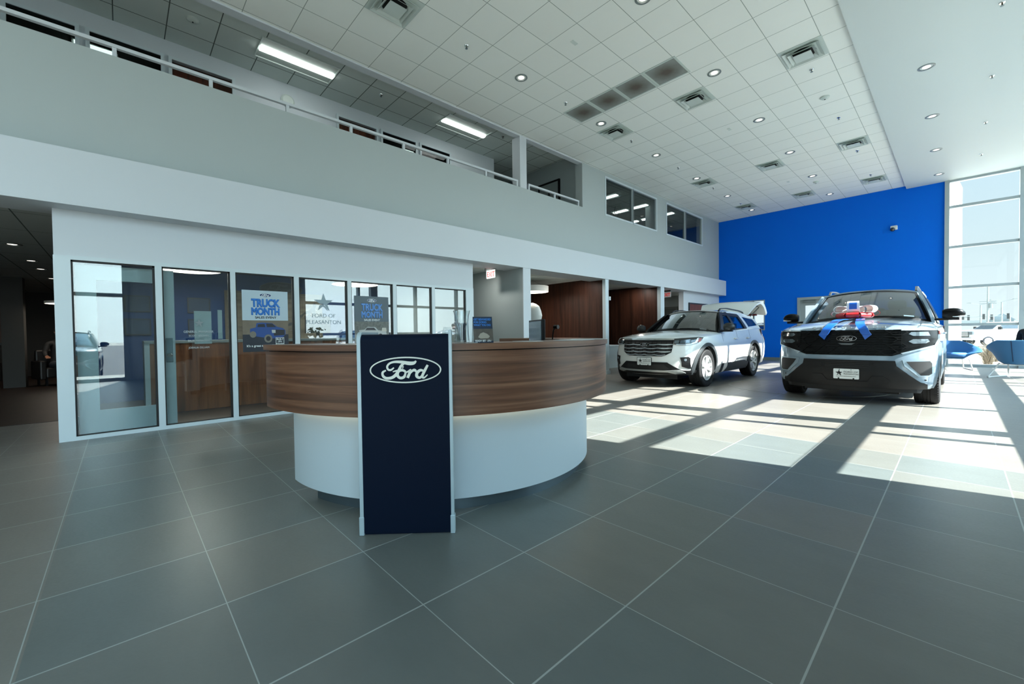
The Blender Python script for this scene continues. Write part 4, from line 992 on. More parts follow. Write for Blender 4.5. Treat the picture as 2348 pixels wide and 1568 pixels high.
# podium with the big oval sign
NAVY = mat('navy_sign_panel', (.0008, .0055, .018), .6, var=.02, spec=.12)
L0 = Vector((-2.321, .969, 0)); U0 = Vector((.66, .751, 0)).normalized(); N0 = Vector((.751, -.66, 0)).normalized()
pod = empty('sign_stand', L0, 0, 'tall navy sign stand with an oval emblem, in front of the reception desk', 'sign')
MP = frame_mat((0, 0, 0), U0, (0, 0, 1))     # x along, y up, z towards the viewer
def pv(a, b, d): return MP @ Vector((a, b, d))
def profile(h, dep, r, z0=0, n=8):
    P = [(z0, 0)]
    for k in range(n+1):
        a = PI/2*k/n; P.append((h-r+r*math.sin(a), -r+r*math.cos(a)))
    P.append((h, -dep)); return P
def shell(mb, x0, x1, prof, th):
    R = []
    for i, (z, d) in enumerate(prof):
        a = prof[max(i-1, 0)]; b = prof[min(i+1, len(prof)-1)]; tz, td = b[0]-a[0], b[1]-a[1]; l = math.hypot(tz, td); nz, nd = -td/l, tz/l
        R.append([pv(x0, z, d), pv(x1, z, d), pv(x1, z-nz*th, d-nd*th), pv(x0, z-nz*th, d-nd*th)])
    return mb.rings(R)
WFR = mat('stand_edge_white', 'b4c6cc', .35, .2)
shell(MB(), .022, .518, profile(1.145, .20, .04, .01), .012).build('sign_panel', NAVY, pod, smooth=.6)
shell(MB(), 0, .022, profile(1.16, .36, .045), .030).build('side_edge', WFR, pod, smooth=.6, bevel=.002)
shell(MB(), .518, .535, profile(1.165, .02, .004), .030).build('side_edge', WFR, pod, bevel=.002)
MB().prism([(-.004, 0), (.024, 0), (.024, .105), (-.004, .105)], pv, -.036, .004).build('foot_cap', WFR, pod, bevel=.003)
MB().prism([(.514, 0), (.540, 0), (.540, .105), (.514, .105)], pv, -.036, .004).build('foot_cap', WFR, pod, bevel=.003)
MB().prism([(.02, .0), (.518, .0), (.518, .03), (.02, .03)], pv, -.20, -.012).build('base_plate', NAVY, pod)
emblem(frame_mat(pv(.274, .942, .001), U0, (0, 0, 1)), .403, pod, NAVY, mat('emblem_cream', 'e6e8dc', .5, var=.005), .003, rim=11)
# things on the counter
def on_desk(r, az): return (DC[0]+r*math.cos(az), DC[1]+r*math.sin(az), 1.0855)
def az_of(x, y): return math.atan2(y-DC[1], x-DC[0])
VG = glass('vase_glass', (.93, .96, .965), 1.5, ior=1.5)
vx, vy = -2.09, 1.535
v = empty('glass_vase', (vx, vy, 1.0855), 0, 'clear flared glass vase full of pens at the counter edge', 'vase')
prof = [(.001, 0), (.045, 0), (.046, .01), (.042, .06), (.040, .13), (.044, .17), (.052, .20), (.0505, .20), (.042, .17), (.038, .13), (.040, .06), (.043, .014), (.001, .012)]
MB().lathe(prof, 36).build('vase_body', VG, v, smooth=True)
pens = mat('navy_pen', '16253c', .3, coat=.5); pens2 = mat('silver_pen', 'a8b4ba', .25, .6)
for k in range(22):
    a = random.uniform(0, 2*PI); r = random.uniform(0, .016); a2 = a+random.uniform(-.6, .6); r2 = random.uniform(.01, .031)
    hgt = random.uniform(.11, .135)
    p0 = Vector((vx+r*math.cos(a), vy+r*math.sin(a), 1.0855+.016)); p1 = Vector((vx+r2*math.cos(a2), vy+r2*math.sin(a2), 1.0855+hgt))
    o = MB().tube([p0, p0.lerp(p1, .08), p0.lerp(p1, .95), p1], [.001, .0038, .0038, .002], 7).build('pen', pens if k % 3 else pens2, smooth=True)
    tag(o, 'slim promotional pen standing in the clear glass vase on the desk', 'pen', 'pens in the glass vase')
o = MB().lathe([(.001, 0), (.028, 0), (.03, .03), (.03, .07), (.026, .085), (.022, .09), (.022, .10), (.001, .10)], 24).build('glass_jar', VG, loc=(-2.20, 1.50, 1.0855), smooth=.6)
tag(o, 'small squat glass jar half hidden behind the navy sign stand', 'jar')
# leaning sign
sg = empty('counter_sign', (-2.006, 1.64, 1.0855), 0, 'upright printed card in a slanted holder beside the pen vase', 'sign')
sr = Vector((.41, .91, 0)).normalized(); MS = frame_mat((0, 0, 0), sr, Vector((-.20*sr.y, .20*sr.x, 1)))
def ms(a, b, d): return MS @ Vector((a, b, d))
CARD = mat('card_navy', '10233a', .4)
MB().prism([(-.062, 0), (.062, 0), (.062, .165), (-.062, .165)], ms, 0, .003).build('card', CARD, sg)
MB().prism([(-.062, .012), (.062, .012), (.062, .088), (-.062, .088)], ms, .003, .0036).build('picture', mat('photo_brown', '4d463b', .5, var=.6, scale=40), sg)
MB().prism([(-.035, .035), (-.02, .058), (.0, .066), (.025, .055), (.04, .04), (.03, .028), (-.02, .026)], ms, .0036, .004).build('picture_car', mat('photo_car', '9a9384', .5), sg)
hb = Vector((-sr.y, sr.x, 0))*.06
q0, q1 = ms(-.062, .165, -.001), ms(-.062, 0, -.001)
MB().rings([[q1+sr*e_, q1+hb+sr*e_, q0+sr*e_] for e_ in (0, .002)]).build('holder_side', VG, sg)
f0, f1 = ms(-.062, 0, 0), ms(.062, 0, 0)
MB().rings([[p_, p_+hb, p_+hb+Vector((0, 0, .002)), p_+Vector((0, 0, .002))] for p_ in (f0, f1)]).build('holder_foot', WHITE, sg)
CB = mat('poster_blue', '2f7fd0', .5)
for t_, z, sz in (('GET REWARDED', .142, .0175), ('FOR DOING', .124, .0175), ('WHAT YOU DO', .106, .0175)):
    text('lettering', t_, sz, CB, frame_mat(ms(-.058, z, .0035), sr, MS.col[1][:3]), sg, align='LEFT', bold=.0006, depth=.0003, xs=.85)
text('lettering', 'READY SET', .017, WHITE, frame_mat(ms(-.055, .006, .0042), sr, MS.col[1][:3]), sg, align='LEFT', bold=.0006, depth=.0003, xs=.8)
emblem(frame_mat(ms(.035, .012, .0042), sr, MS.col[1][:3]), .040, sg, None, WHITE, .0004, name='script_mark', rim=1)
tag(B('business_card', WHITE, -.03, .03, -.02, .02, 0, .003), 'small white card lying on the counter by the pen vase', 'card').location = (-2.05, 1.60, 1.0855)
# monitor on the low work surface, its top above the counter
mon = empty('computer_monitor', (-2.78, 2.95, .75), 0, 'black desktop monitor standing behind the reception counter', 'monitor')
mb = MB().box(-.006, .03, -.20, .20, .14, .52); mb.build('monitor_case', BLACK, mon, bevel=.006)
B('screen', mat('monitor_screen', '5d7480', .25, coat=.3), .030, .032, -.185, .185, .16, .505, mon)
B('monitor_stand', BLACK, -.05, -.006, -.03, .03, .01, .35, mon); B('monitor_foot', BLACK, -.08, .08, -.09, .09, 0, .012, mon)
mon.rotation_euler.z = math.radians(-118)
mic = empty('webcam', (-2.74, 3.11, .75), 0, 'small black camera on a stalk clipped behind the desktop monitor', 'webcam')
MB().tube([(0, 0, 0), (0, 0, .3), (.02, 0, .42), (.04, 0, .44)], .008, 8).build('stalk', BLACK, mic, smooth=True); MB().lathe([(.001, 0), (.03, 0), (.03, .012), (.001, .014)], 20).build('stalk_base', BLACK, mic)
MB().lathe([(.001, 0), (.02, 0), (.02, .05), (.001, .05)], 14, (.03, 0, .45), 'x').build('camera_body', BLACK, mic)
for k, (x, y, w, h, lab) in enumerate([(-2.03, 2.05, .2, .1, 'white paper lying flat on the counter nearest the sign card'), (-1.98, 2.5, .22, .28, 'white paper sheet lying on the middle of the counter'), (-2.1, 2.85, .3, .2, 'printed sheet lying on the far right of the counter')]):
    o = MB().box(-w/2, w/2, -h/2, h/2, 0, .002).build('paper_sheet', WHITE, loc=(x, y, 1.0858)); o.rotation_euler.z = .3*k; tag(o, lab, 'paper')

# =================================================================== OFFICE BEHIND THE GLASS
WV = wood('office_walnut', '4a2818', '7a4a30', '95623f', (9, 9, .6), .35, scale=1.5)
cn = empty('office_counter', (-8.05, .24, 0), 0, 'walnut counter with a pale end panel inside the glass office', 'counter')
MB().box(-.03, 0, .06, 3.3, .02, 1.06).build('front_panel', WV, cn); MB().box(-.62, .0, 0, .06, 0, 1.08).build('end_panel', ALU, cn)
MB().box(-.64, .01, 0, 3.3, 1.06, 1.10).build('counter_top', mat('pale_top', '8f9a9c', .4), cn)
def pendant(name, x, y, z, r, h, lab, ztop):
    p = empty(name, (x, y, z), 0, lab, 'pendant lamp', 'ring pendants in the offices')
    MB().lathe([(.001, h), (r, h), (r, 0), (r-.012, 0), (r-.012, h-.01), (.001, h-.01)], 48).build('lamp_shade', mat('white_shade', 'e0dfd8', .6), p, smooth=.6)
    MB().lathe([(.001, .012), (r-.014, .012), (r-.014, .006), (.001, .006)], 48).build('diffuser', mat('pendant_glow', 'ffffff', emit='fff0dc', estr=3), p)
    for k in range(3):
        a = 2*PI*k/3; MB().tube([(r*.8*math.cos(a), r*.8*math.sin(a), h), (0, 0, ztop-z)], .002, 5).build('suspension_wire', STEEL, p)
    return p
pendant('pendant_lamp', -8.6, .86, 2.24, .42, .06, 'glowing white disc pendant seen through the second pane of the glass office', 2.62)
pendant('pendant_lamp', -9.0, 3.76, 2.25, .48, .06, 'glowing white disc pendant seen through the fourth and fifth office panes', 2.62)
SB('ceiling_office_low', CEILL, -10.3, XW-.14, -.5, 5.27, 2.62, 2.64)
# blue inner wall frames and mural
def picture(name, origin, right, w, h, fm, pm, lab, group=None, fw=.03, th=.03):
    o = empty(name, origin, 0, lab, 'picture', group); M_ = frame_mat((0, 0, 0), right, (0, 0, 1)); f = lambda a, b, d: M_ @ Vector((a, b, d))
    mb = MB()
    for P in ([(0, 0), (w, 0), (w, fw), (0, fw)], [(0, h-fw), (w, h-fw), (w, h), (0, h)], [(0, fw), (fw, fw), (fw, h-fw), (0, h-fw)], [(w-fw, fw), (w, fw), (w, h-fw), (w-fw, h-fw)]): mb.prism(P, f, 0, th)
    mb.build('picture_frame', fm, o); MB().prism([(fw, fw), (w-fw, fw), (w-fw, h-fw), (fw, h-fw)], f, 0, th*.6).build('print', pm, o)
    return o, f
DF = mat('dark_frame', '14181c', .5); NP = mat('dim_print', '1d3550', .6, var=.3)
for k, (y, z, lab) in enumerate([(.05, 1.62, 'small dark framed picture on the navy office wall, upper left of four'), (.05, 1.20, 'small dark framed picture on the navy office wall, lower left of four'), (.95, 1.62, 'small dark framed picture on the navy office wall, upper one by the mural'), (.95, 1.20, 'small dark framed picture on the navy office wall, lower one by the mural')]):
    picture('picture', (-10.19, y, z), (0, 1, 0), .36, .30, DF, NP, lab, 'frames on the navy office wall', .02, .02)
mu, f = picture('mural', (-10.19, 1.55, .95), (0, 1, 0), 1.9, 1.15, mat('driftwood', '5d5648', .8, var=.2, scale=6), wood('pale_timber', '4a453a', '6b6455', '7d7666', (1, 1, 8), .8), 'weathered timber mural with dark running animals on the office wall', None, .04, .02)
HORSE = [(0, .02), (.10, .06), (.22, .16), (.30, .18), (.38, .26), (.40, .36), (.44, .38), (.47, .30), (.44, .22), (.46, .02), (.42, .0), (.40, .12), (.34, .12), (.30, .02), (.27, .02), (.28, .10), (.18, .08), (.12, .0), (.04, -.02)]
for a, b in ((.35, .25), (1.0, .35), (1.35, .62)): MB().prism([(a+x*.9, b+y*.9) for x, y in HORSE], f, .012, .016).build('animal_silhouette', DF, mu)
for k, (y0, y1, z0, z1, xx, lab) in enumerate([(.70, .885, 1.06, 1.49, 0, 'wide white paper sheet taped inside the second office pane'), (.955, 1.005, 1.12, 1.51, .0, 'narrow white paper strip taped inside the second office pane')]):
    o = B('paper_sheet', mat('paper_white', 'c9d2d3', .7), XW-.042, XW-.0405, y0, y1, z0, z1); tag(o, lab, 'paper')
def on_glass(y, z, off=.001): return frame_mat((XW-.028+off, y, z), (0, 1, 0), (0, 0, 1))
DEC = mat('frosted_lettering', 'aab4b5', .5)
dl = empty('glass_lettering', (0, 0, 0), 0, 'white star and lettering applied to the second office pane', 'lettering')
star_logo(on_glass(.75, 1.33), .055, dl, mat('grey_vinyl', '7c8688', .5))
for t_, z, sz in (('GENERAL MANAGER', 1.205, .040), ('SCOTT BROWN', 1.155, .034), ('SALES MANAGERS', 1.09, .034), ('JOSHUA GILLIAM', 1.0, .034)):
    text('lettering', t_, sz, DEC, on_glass(.745, z), dl, depth=.0005, xs=.85, bold=.0005)
dl = empty('glass_lettering', (0, 0, 0), 0, 'large faint star logo on the fourth pane of the glass office', 'lettering')
FV = mat('faint_vinyl', '8fa2a9', .6)
star_logo(on_glass(2.33, 1.66), .15, dl, FV)
text('lettering', 'FORD OF', .085, FV, on_glass(2.33, 1.43), dl, depth=.0005); text('lettering', 'PLEASANTON', .085, FV, on_glass(2.33, 1.33), dl, depth=.0005)
def poster(y0, y1, z0, zm, z1, top, lab, colr, sub, sky, ground, truck, bottom):
    p = empty('poster', (0, 0, 0), 0, lab, 'poster', 'sales posters on the office glass'); x = XW-.027
    B('poster_sheet', top, x, x+.002, y0, y1, zm, z1, p)
    B('poster_photo', ground, x, x+.002, y0, y1, z0, zm, p); B('photo_background', sky, x+.002, x+.0025, y0, y1, lerp(z0, zm, .55), zm, p)
    w = y1-y0; c = (y0+y1)/2; k = w/.58
    q = lambda yy, zz, d: Vector((x+.0025+d, c+yy*k, zm-.26*k+zz*k))
    for poly, m, d in truck: MB().prism(poly, q, 0, d).build('printed_truck', m, p)
    emblem(frame_mat((x+.0022, c, z1-.065*k), (0, 1, 0), (0, 0, 1)), .15*k, p, mat('emblem_blue', '12305f', .4), WHITE, .001, rim=12)
    text('lettering', 'TRUCK', .150*k, colr, frame_mat((x+.003, c, z1-.228*k), (0, 1, 0), (0, 0, 1)), p, bold=.0085*k, fit=.37*k, depth=.0002)
    text('lettering', 'MONTH', .132*k, colr, frame_mat((x+.003, c, z1-.342*k), (0, 1, 0), (0, 0, 1)), p, bold=.0085*k, fit=.36*k, depth=.0002)
    text('lettering', 'SALES EVENT', .042*k, sub, frame_mat((x+.003, c, z1-.397*k), (0, 1, 0), (0, 0, 1)), p, bold=.001*k, fit=.27*k, depth=.0002)
    if bottom:
        text('lettering', "It's a great time to buy.", .042, WHITE, frame_mat((x+.003, c-.05, z0+.07), (0, 1, 0), (0, 0, 1)), p, bold=.001, depth=.0005)
        bx_ = MB()
        for a, b_, cc, dd in ((.12, .23, .085, .09), (.12, .23, .195, .20), (.12, .125, .09, .195), (.225, .23, .09, .195)): bx_.box(x+.0025, x+.0035, c+a, c+b_, z0+cc, z0+dd)
        bx_.build('badge_outline', WHITE, p)
        text('lettering', 'BUILT', .034, WHITE, frame_mat((x+.003, c+.175, z0+.163), (0, 1, 0), (0, 0, 1)), p, bold=.001, depth=.0005); text('lettering', 'TOUGH', .030, WHITE, frame_mat((x+.003, c+.175, z0+.096), (0, 1, 0), (0, 0, 1)), p, bold=.001, depth=.0005)
        emblem(frame_mat((x+.003, c+.175, z0+.142), (0, 1, 0), (0, 0, 1)), .085, p, None, WHITE, .0006, rim=2)
    return p
cir = lambda cx_, cz_, r: [(cx_+r*math.cos(2*PI*i/16), cz_+r*1.15*math.sin(2*PI*i/16)) for i in range(16)]
TB = mat('printed_blue', '15407e', .5, var=.1); TD = mat('printed_dark', '0c1119', .5); TT = mat('printed_tyre', '6d6a60', .6, var=.2); TW = mat('printed_white', 'a9aeac', .5)
truck1 = [([(-.20, .14), (-.20, .07), (-.17, .04), (.0, .01), (.10, .0), (.22, .02), (.25, .06), (.25, .12), (.22, .15), (.14, .17), (.08, .22), (-.05, .23), (-.12, .22), (-.13, .16)], TB, .0004),
          ([(-.10, .205), (-.02, .21), (-.01, .165), (-.11, .165)], TD, .0007), ([(.0, .215), (.08, .215), (.13, .165), (.01, .165)], TD, .0007), ([(.09, .13), (.24, .125), (.24, .05), (.10, .04)], TD, .0007),
          (cir(-.165, .06, .04), TT, .0008), (cir(.025, .0, .052), TT, .0008), (cir(.025, .0, .03), TD, .001), ([(.07, .125), (.12, .125), (.12, .08), (.075, .08)], TW, .0009)]
truck2 = [([(-.22, .12), (-.21, .05), (-.1, .02), (.2, .02), (.25, .05), (.24, .1), (.10, .12), (.05, .17), (-.08, .175), (-.13, .13)], TW, .0004), ([(-.09, .16), (.03, .16), (.07, .12), (-.12, .12)], TD, .0007), ([(.16, .10), (.25, .10), (.24, .16), (.17, .16)], mat('printed_cream', 'b9b6aa', .5), .0007), (cir(-.13, .02, .04), TD, .0008), (cir(.14, .02, .04), TD, .0008)]
poster(1.235, 1.815, .93, 1.375, 1.80, mat('poster_pale', 'a9bcc5', .5), 'pale truck sales poster with a blue truck, on the third office pane', mat('poster_word_blue', '1f6fc0', .5), BLACK, mat('printed_dust', '6e6557', .7, var=.25, scale=12), mat('printed_night', '101a26', .5, var=.15), truck1, True)
poster(2.815, 3.42, .90, 1.375, 1.80, mat('poster_slate', '44555e', .5), 'dark slate truck sales poster with a white truck, on the fifth office pane', mat('poster_word_soft', '5a8fd0', .5), WHITE, mat('printed_forest', '6a6d68', .7, var=.6, scale=25), mat('printed_snow', '8d918e', .5, var=.1), truck2, False)
# oval emblem on the navy wall
emblem(frame_mat((-10.19, 2.6, 2.18), (0, 1, 0), (0, 0, 1)), .85, tag(empty('wall_emblem', (0, 0, 0)), 'dim oval wall emblem above the mural in the office', 'sign'), mat('emblem_dim', '14181c', .5), mat('emblem_dim_line', '3d4246', .5), .01)
for k, (x, y, lab) in enumerate([(-8.35, 2.75, 'black monitor standing on the office counter near the star pane'), (-8.4, 1.95, 'black monitor on the office counter behind the pale poster')]):
    m_ = empty('computer_monitor', (x, y, 1.10), .3, lab, 'monitor'); B('monitor_case', BLACK, -.015, .015, -.26, .26, .1, .42, m_); B('monitor_stand', BLACK, -.02, 0, -.03, .03, 0, .12, m_); B('monitor_foot', BLACK, -.1, .08, -.1, .1, 0, .01, m_)

# =================================================================== SIGNS, PICTURES, ALCOVES
REDE = mat('exit_red', 'b01812', .5, emit='c02018', estr=.25)
def exit_sign(x, y, z, lab, flip=0):
    s_ = empty('exit_sign', (x, y, z), 0, lab, 'exit sign', 'hanging exit signs')
    B('sign_housing', mat('sign_metal', '6c7678', .4, .5), -.16, .16, -.03, .03, -.075, 0, s_, bevel=.004); B('sign_cap', BLACK, -.175, -.16, -.03, .03, -.08, 0, s_)
    B('sign_face', mat('sign_white', 'd5dad8', .4, emit='ffffff', estr=.03), -.15, .15, -.006, .006, -.26, -.075, s_, bevel=.002)
    for yy, r_ in ((-.0065, (1, 0, 0)), (.0065, (-1, 0, 0))): text('lettering', 'EXIT', .16, REDE, frame_mat((0, yy, -.225), r_, (0, 0, 1)), s_, bold=.004, xs=.8, depth=.0008)
exit_sign(-7.12, 6.05, 2.64, 'red-lettered EXIT sign hanging beside the glass office')
exit_sign(-6.95, 13.95, 2.60, 'small far EXIT sign hanging beyond the timber alcoves')
picture('picture', (-8.75, 6.545, 1.05), (1, 0, 0), .80, 1.05, mat('black_brown_frame', '16100c', .5), mat('dark_photo', '2c2622', .6, var=.9, scale=9), 'tall dark framed picture on the grey wall past the glass office', None, .05, .05)
picture('picture', (XW+.001, 15.25, 1.25), (0, 1, 0), 1.7, .95, DF, mat('red_brown_photo', '5c2a20', .6, var=.6, scale=5), 'wide framed red-brown picture on the white wall behind the white SUV', None, .05, .04)
pendant('pendant_lamp', -8.2, 8.5, 2.30, .45, .16, 'white drum pendant hanging in the first timber alcove', 2.64)
um = empty('studio_umbrella', (-8.02, 8.3, 0), 0, 'round white photographic umbrella on a stand in the timber alcove', 'umbrella')
R = []
for k in range(9):
    a = PI/2*k/8; r = .40*math.sin(a)+.002; zz = .18*math.cos(a)
    R.append([(zz*.6+r*math.cos(t)*.0+0, 0, 0) for t in [0]]) if False else None
mb = MB(); RR = []
for k in range(9):
    a = PI/2*k/8; r = .36*math.sin(a)+.004; dd = -.20*math.cos(a)
    RR.append([(r*math.cos(2*PI*i/16)*(1 if i % 2 == 0 else .965), dd, 1.62+r*math.sin(2*PI*i/16)*(1 if i % 2 == 0 else .965)) for i in range(16)])
mb.rings(RR, cap=False); mb.build('umbrella_fabric', mat('umbrella_white', 'd9dcd8', .7), um, smooth=.4)
MB().lathe([(.001, -.22), (.035, -.215), (.035, -.20), (.001, -.2)], 16, (0, 0, 1.66), 'y').build('umbrella_tip', WHITE, um)
MB().tube([(0, .1, 1.62), (0, .1, .5), (0, .1, .3)], .012, 8).build('stand_pole', BLACK, um)
for k in range(3):
    a = 2*PI*k/3+.4; MB().tube([(0, .1, .45), (.4*math.cos(a), .1+.4*math.sin(a), .01)], .009, 6).build('leg', BLACK, um)
o = B('emergency_light', WHITE, -.05, .05, -.03, .03, 0, .1); o.location = (-6.55, 9.79, 2.02); tag(o, 'small white box fixed to the slim post by the white SUV', 'wall box')
for i, (x, y) in enumerate([(-7.9, 9.0), (-7.9, 11.6)]):
    t_ = empty('desk', (x, y, 0), 0, ('low desk inside the first timber alcove', 'low desk inside the second timber alcove')[i], 'desk'); B('desk_top', WHITE, -.8, .4, -.35, .35, .7, .73, t_); B('desk_panel', mat('desk_pale', 'a8b0b0', .5), .3, .34, -.33, .33, 0, .7, t_); B('desk_panel', mat('desk_pale', 'a8b0b0', .5), -.75, -.71, -.33, .33, 0, .7, t_)

# =================================================================== CEILING FITTINGS
ORD = ['first', 'second', 'third', 'fourth', 'fifth', 'sixth', 'seventh', 'eighth', 'ninth']
def downlight_proto(r=.085, glow=True, ringm=mat('ring_grey', '8b9492', .35, .4)):
    d = empty('downlight', (0, 0, 0)); d['category'] = 'downlight'
    MB().lathe([(r, .0), (r+.025, .0), (r+.025, -.006), (r, -.008)], 32, closed=True).build('trim_ring', ringm, d, smooth=.5)
    MB().lathe([(r, -.004), (r*.82, .05), (r*.80, .05), (r*.98, -.004)], 32, closed=True).build('reflector', mat('reflector', '8f979a', .15, .9), d, smooth=True)
    MB().lathe([(.001, -.001), (r*.62, -.001), (r*.62, .003), (.001, .003)], 24).build('lamp_disc', mat('downlight_glow', 'ffffff', emit='fff3e2', estr=1.0), d)
    return d
pr = downlight_proto(); n_ = 0; first = True
def place(proto, loc, lab, grp, cat=None, rz=0):
    global first
    if 'used' in proto: o = copy_tree(proto)
    else: o = proto; proto['used'] = 1
    o.location = loc; o.rotation_euler.z = rz; o['label'] = lab; o['group'] = grp
    if cat: o['category'] = cat
    return o
protos = [pr]
for row, (x, nm) in enumerate(((-5.25, 'gallery side'), (-2.91, 'window side'))):
    for k in range(-1, 6):
        y = 5.22+2.4*k
        if row == 0 and k == -1: continue
        place(pr, (x, y, ZC-.001), 'downlight in the tiled ceiling, %s from the blue wall in the %s row' % (ORD[5-k], nm), 'downlights in the tiled ceiling')
for k in range(5):
    place(pr, (-.38, 7.6+2.385*k, 5.529), 'recessed downlight in the smooth soffit, %s from the blue wall' % ORD[4-k], 'downlights in the soffit')
for k, x in enumerate((-8.4, -10.13, -12.01, -13.3, -15.2, -17.2)):
    place(pr, (x, -1.21, 2.639), 'recessed downlight in the dark hallway ceiling, %s from the showroom' % ORD[k], 'downlights in the hallway')
for k, (x, y) in enumerate(((-7.25, 5.76), (-7.16, 9.05), (-7.2, 12.2))):
    place(pr, (x, y, 2.639), 'recessed downlight just behind the white fascia, %s along from the glass office' % ORD[k], 'downlights behind the fascia')
for k, (x, y) in enumerate(((-7.45, .5), (-7.45, 1.9), (-7.45, 3.3))):  # fixtures added to brighten the walnut counter front
    place(pr, (x, y, 2.619), 'added downlight brightening the office counter, %s from the hallway' % ORD[k], 'added downlights in the office')
# square air diffusers
DIFM = mat('diffuser_white', 'c2ccc7', .5); DSL = mat('diffuser_dark', '0f1211', .8)
vp = empty('air_diffuser', (0, 0, 0)); vp['category'] = 'air vent'
MB().box(-.293, .293, -.298, .298, -.006, .0).build('backing_plate', DIFM, vp); MB().lathe([(.001, -.004), (.17, -.005), (.17, -.009), (.001, -.009)], 32).build('duct_opening', DSL, vp)
mb = MB()
for a, b, z0, z1 in ((.245, .195, -.040, -.008), (.182, .135, -.055, -.015), (.122, .0, -.062, -.052)):
    if b: mb.rings([[(sx*q, sy*q, z) for sx, sy in ((1, 1), (-1, 1), (-1, -1), (1, -1))] for q, z in ((a, z0), (b, z1), (b, z1+.004), (a, z0+.004))], closed=True)
    else: mb.rings([[(sx*q, sy*q, z) for sx, sy in ((1, 1), (-1, 1), (-1, -1), (1, -1))] for q, z in ((a, z0), (.03, z1), (.03, z1+.004), (a, z0+.004))])
mb.build('louvre_cone', DIFM, vp)
VL = [(-5.26, 2.82, 'near the camera, cut by the top edge'), (-5.25, 8.17, 'gallery row, nearest the dark panels'), (-5.26, 12.97, 'gallery row, second from the blue wall'), (-5.26, 16.57, 'gallery row, nearest the blue wall'),
      (-3.49, 8.17, 'middle row, nearest the dark panels'), (-3.49, 12.97, 'middle row, second from the blue wall'), (-3.49, 16.57, 'middle row, nearest the blue wall'),
      (-1.73, 8.17, 'row by the soffit, largest in view'), (-1.73, 12.97, 'row by the soffit, second from the blue wall'), (-1.73, 16.57, 'row by the soffit, nearest the blue wall')]
for x, y, l in VL: place(vp, (x, y, ZC-.001), 'square ceiling air diffuser, '+l, 'square air diffusers')
# return air panels, stained dark in the middle
def stain_mat():
    m = bpy.data.materials.new('return_panel'); m.use_nodes = True; nt = m.node_tree; b = nt.nodes['Principled BSDF']
    tc = nt.nodes.new('ShaderNodeTexCoord'); ln = nt.nodes.new('ShaderNodeVectorMath'); ln.operation = 'LENGTH'; nt.links.new(tc.outputs['Object'], ln.inputs[0])
    nz = nt.nodes.new('ShaderNodeTexNoise'); nz.inputs['Scale'].default_value = 9; nt.links.new(tc.outputs['Object'], nz.inputs['Vector'])
    a = math_n(nt, 'ADD', ln.outputs['Value'], math_n(nt, 'MULTIPLY', nz.outputs['Fac'], .08))
    r = nt.nodes.new('ShaderNodeValToRGB'); e = r.color_ramp.elements; e[0].position = .10; e[0].color = lin('5a5249'); e[1].position = .33; e[1].color = lin('8b918d'); nt.links.new(a, r.inputs[0])
    nt.links.new(r.outputs[0], b.inputs['Base Color']); b.inputs['Roughness'].default_value = .8; return m
SM = stain_mat()
rp = empty('return_air_panel', (0, 0, 0)); rp['category'] = 'air vent'
MB().box(-.26, .26, -.27, .27, -.004, 0).build('perforated_panel', SM, rp)
mb = MB()
for a in ((-.293, .293, -.298, -.27), (-.293, .293, .27, .298), (-.293, -.26, -.27, .27), (.26, .293, -.27, .27)): mb.box(*a, -.008, 0)
mb.build('panel_frame', DIFM, rp)
for k, x in enumerate((-5.22, -4.63, -4.05, -3.46)): place(rp, (x, 6.97, ZC-.001), 'dust-darkened perforated ceiling panel, %s from the gallery in its row' % ORD[k], 'return air panels')
# sprinklers
spp = empty('sprinkler', (0, 0, 0)); spp['category'] = 'sprinkler'
MB().lathe([(.001, 0), (.034, 0), (.030, -.008), (.001, -.009)], 20).build('escutcheon', CHROME, spp, smooth=True)
MB().lathe([(.001, -.008), (.008, -.008), (.006, -.035), (.001, -.035)], 10).build('sprinkler_body', mat('dull_brass', '57544a', .4, .8), spp); MB().lathe([(.001, -.042), (.02, -.042), (.02, -.045), (.001, -.045)], 14).build('deflector', STEEL, spp)
SP = [(-5.24, 4.02+2.4*k, ZC, 'gallery-side row of the tiled ceiling', k) for k in range(6)]+[(-1.74, 6.38+2.4*k, ZC, 'soffit-side row of the tiled ceiling', k) for k in range(5)]+[(.39, 6.4+2.4*k, 5.53, 'smooth soffit', k) for k in range(5)]
for x, y, z, l, k in SP: place(spp, (x, y, z-.001), 'small sprinkler head in the %s, %s from the camera end' % (l, ORD[k]), 'ceiling sprinklers')
place(spp, (-7.9, 3.9, ZG-.001), 'small sprinkler head in the gallery ceiling between the two tube lights', 'ceiling sprinklers')
place(spp, (-7.6, 6.9, ZG-.001), 'small sprinkler head in the gallery ceiling beside the white column', 'ceiling sprinklers')
sd = empty('smoke_detector', (0, 0, 0)); sd['category'] = 'smoke detector'
MB().lathe([(.001, 0), (.075, 0), (.075, -.018), (.055, -.035), (.03, -.045), (.001, -.047)], 28).build('detector_body', DIFM, sd, smooth=.5); MB().lathe([(.001, -.046), (.012, -.046), (.01, -.054), (.001, -.055)], 12).build('sensor', BLACK, sd)
for x, y, z, l in ((-1.77, 10.0, ZC, 'round white smoke detector in the tiled ceiling near the soffit'), (-2.95, 15.46, ZC, 'round white smoke detector in the tiled ceiling nearest the blue wall'), (-7.92, .9, ZG, 'round white smoke detector on the gallery ceiling at the upper left')): place(sd, (x, y, z-.001), l, 'smoke detectors')
for k, (x, y) in enumerate(((-4.07, 5.21), (-3.49, 9.97), (-3.52, 14.82))):
    o = MB().box(-.03, .03, -.06, .06, -.006, 0).build('ceiling_plate', mat('plate_off_white', 'd0d8d2', .6), loc=(x, y, ZC-.001)); tag(o, 'small flat rectangular plate in the tiled ceiling, %s from the camera' % ORD[k], 'ceiling plate', 'ceiling plates')
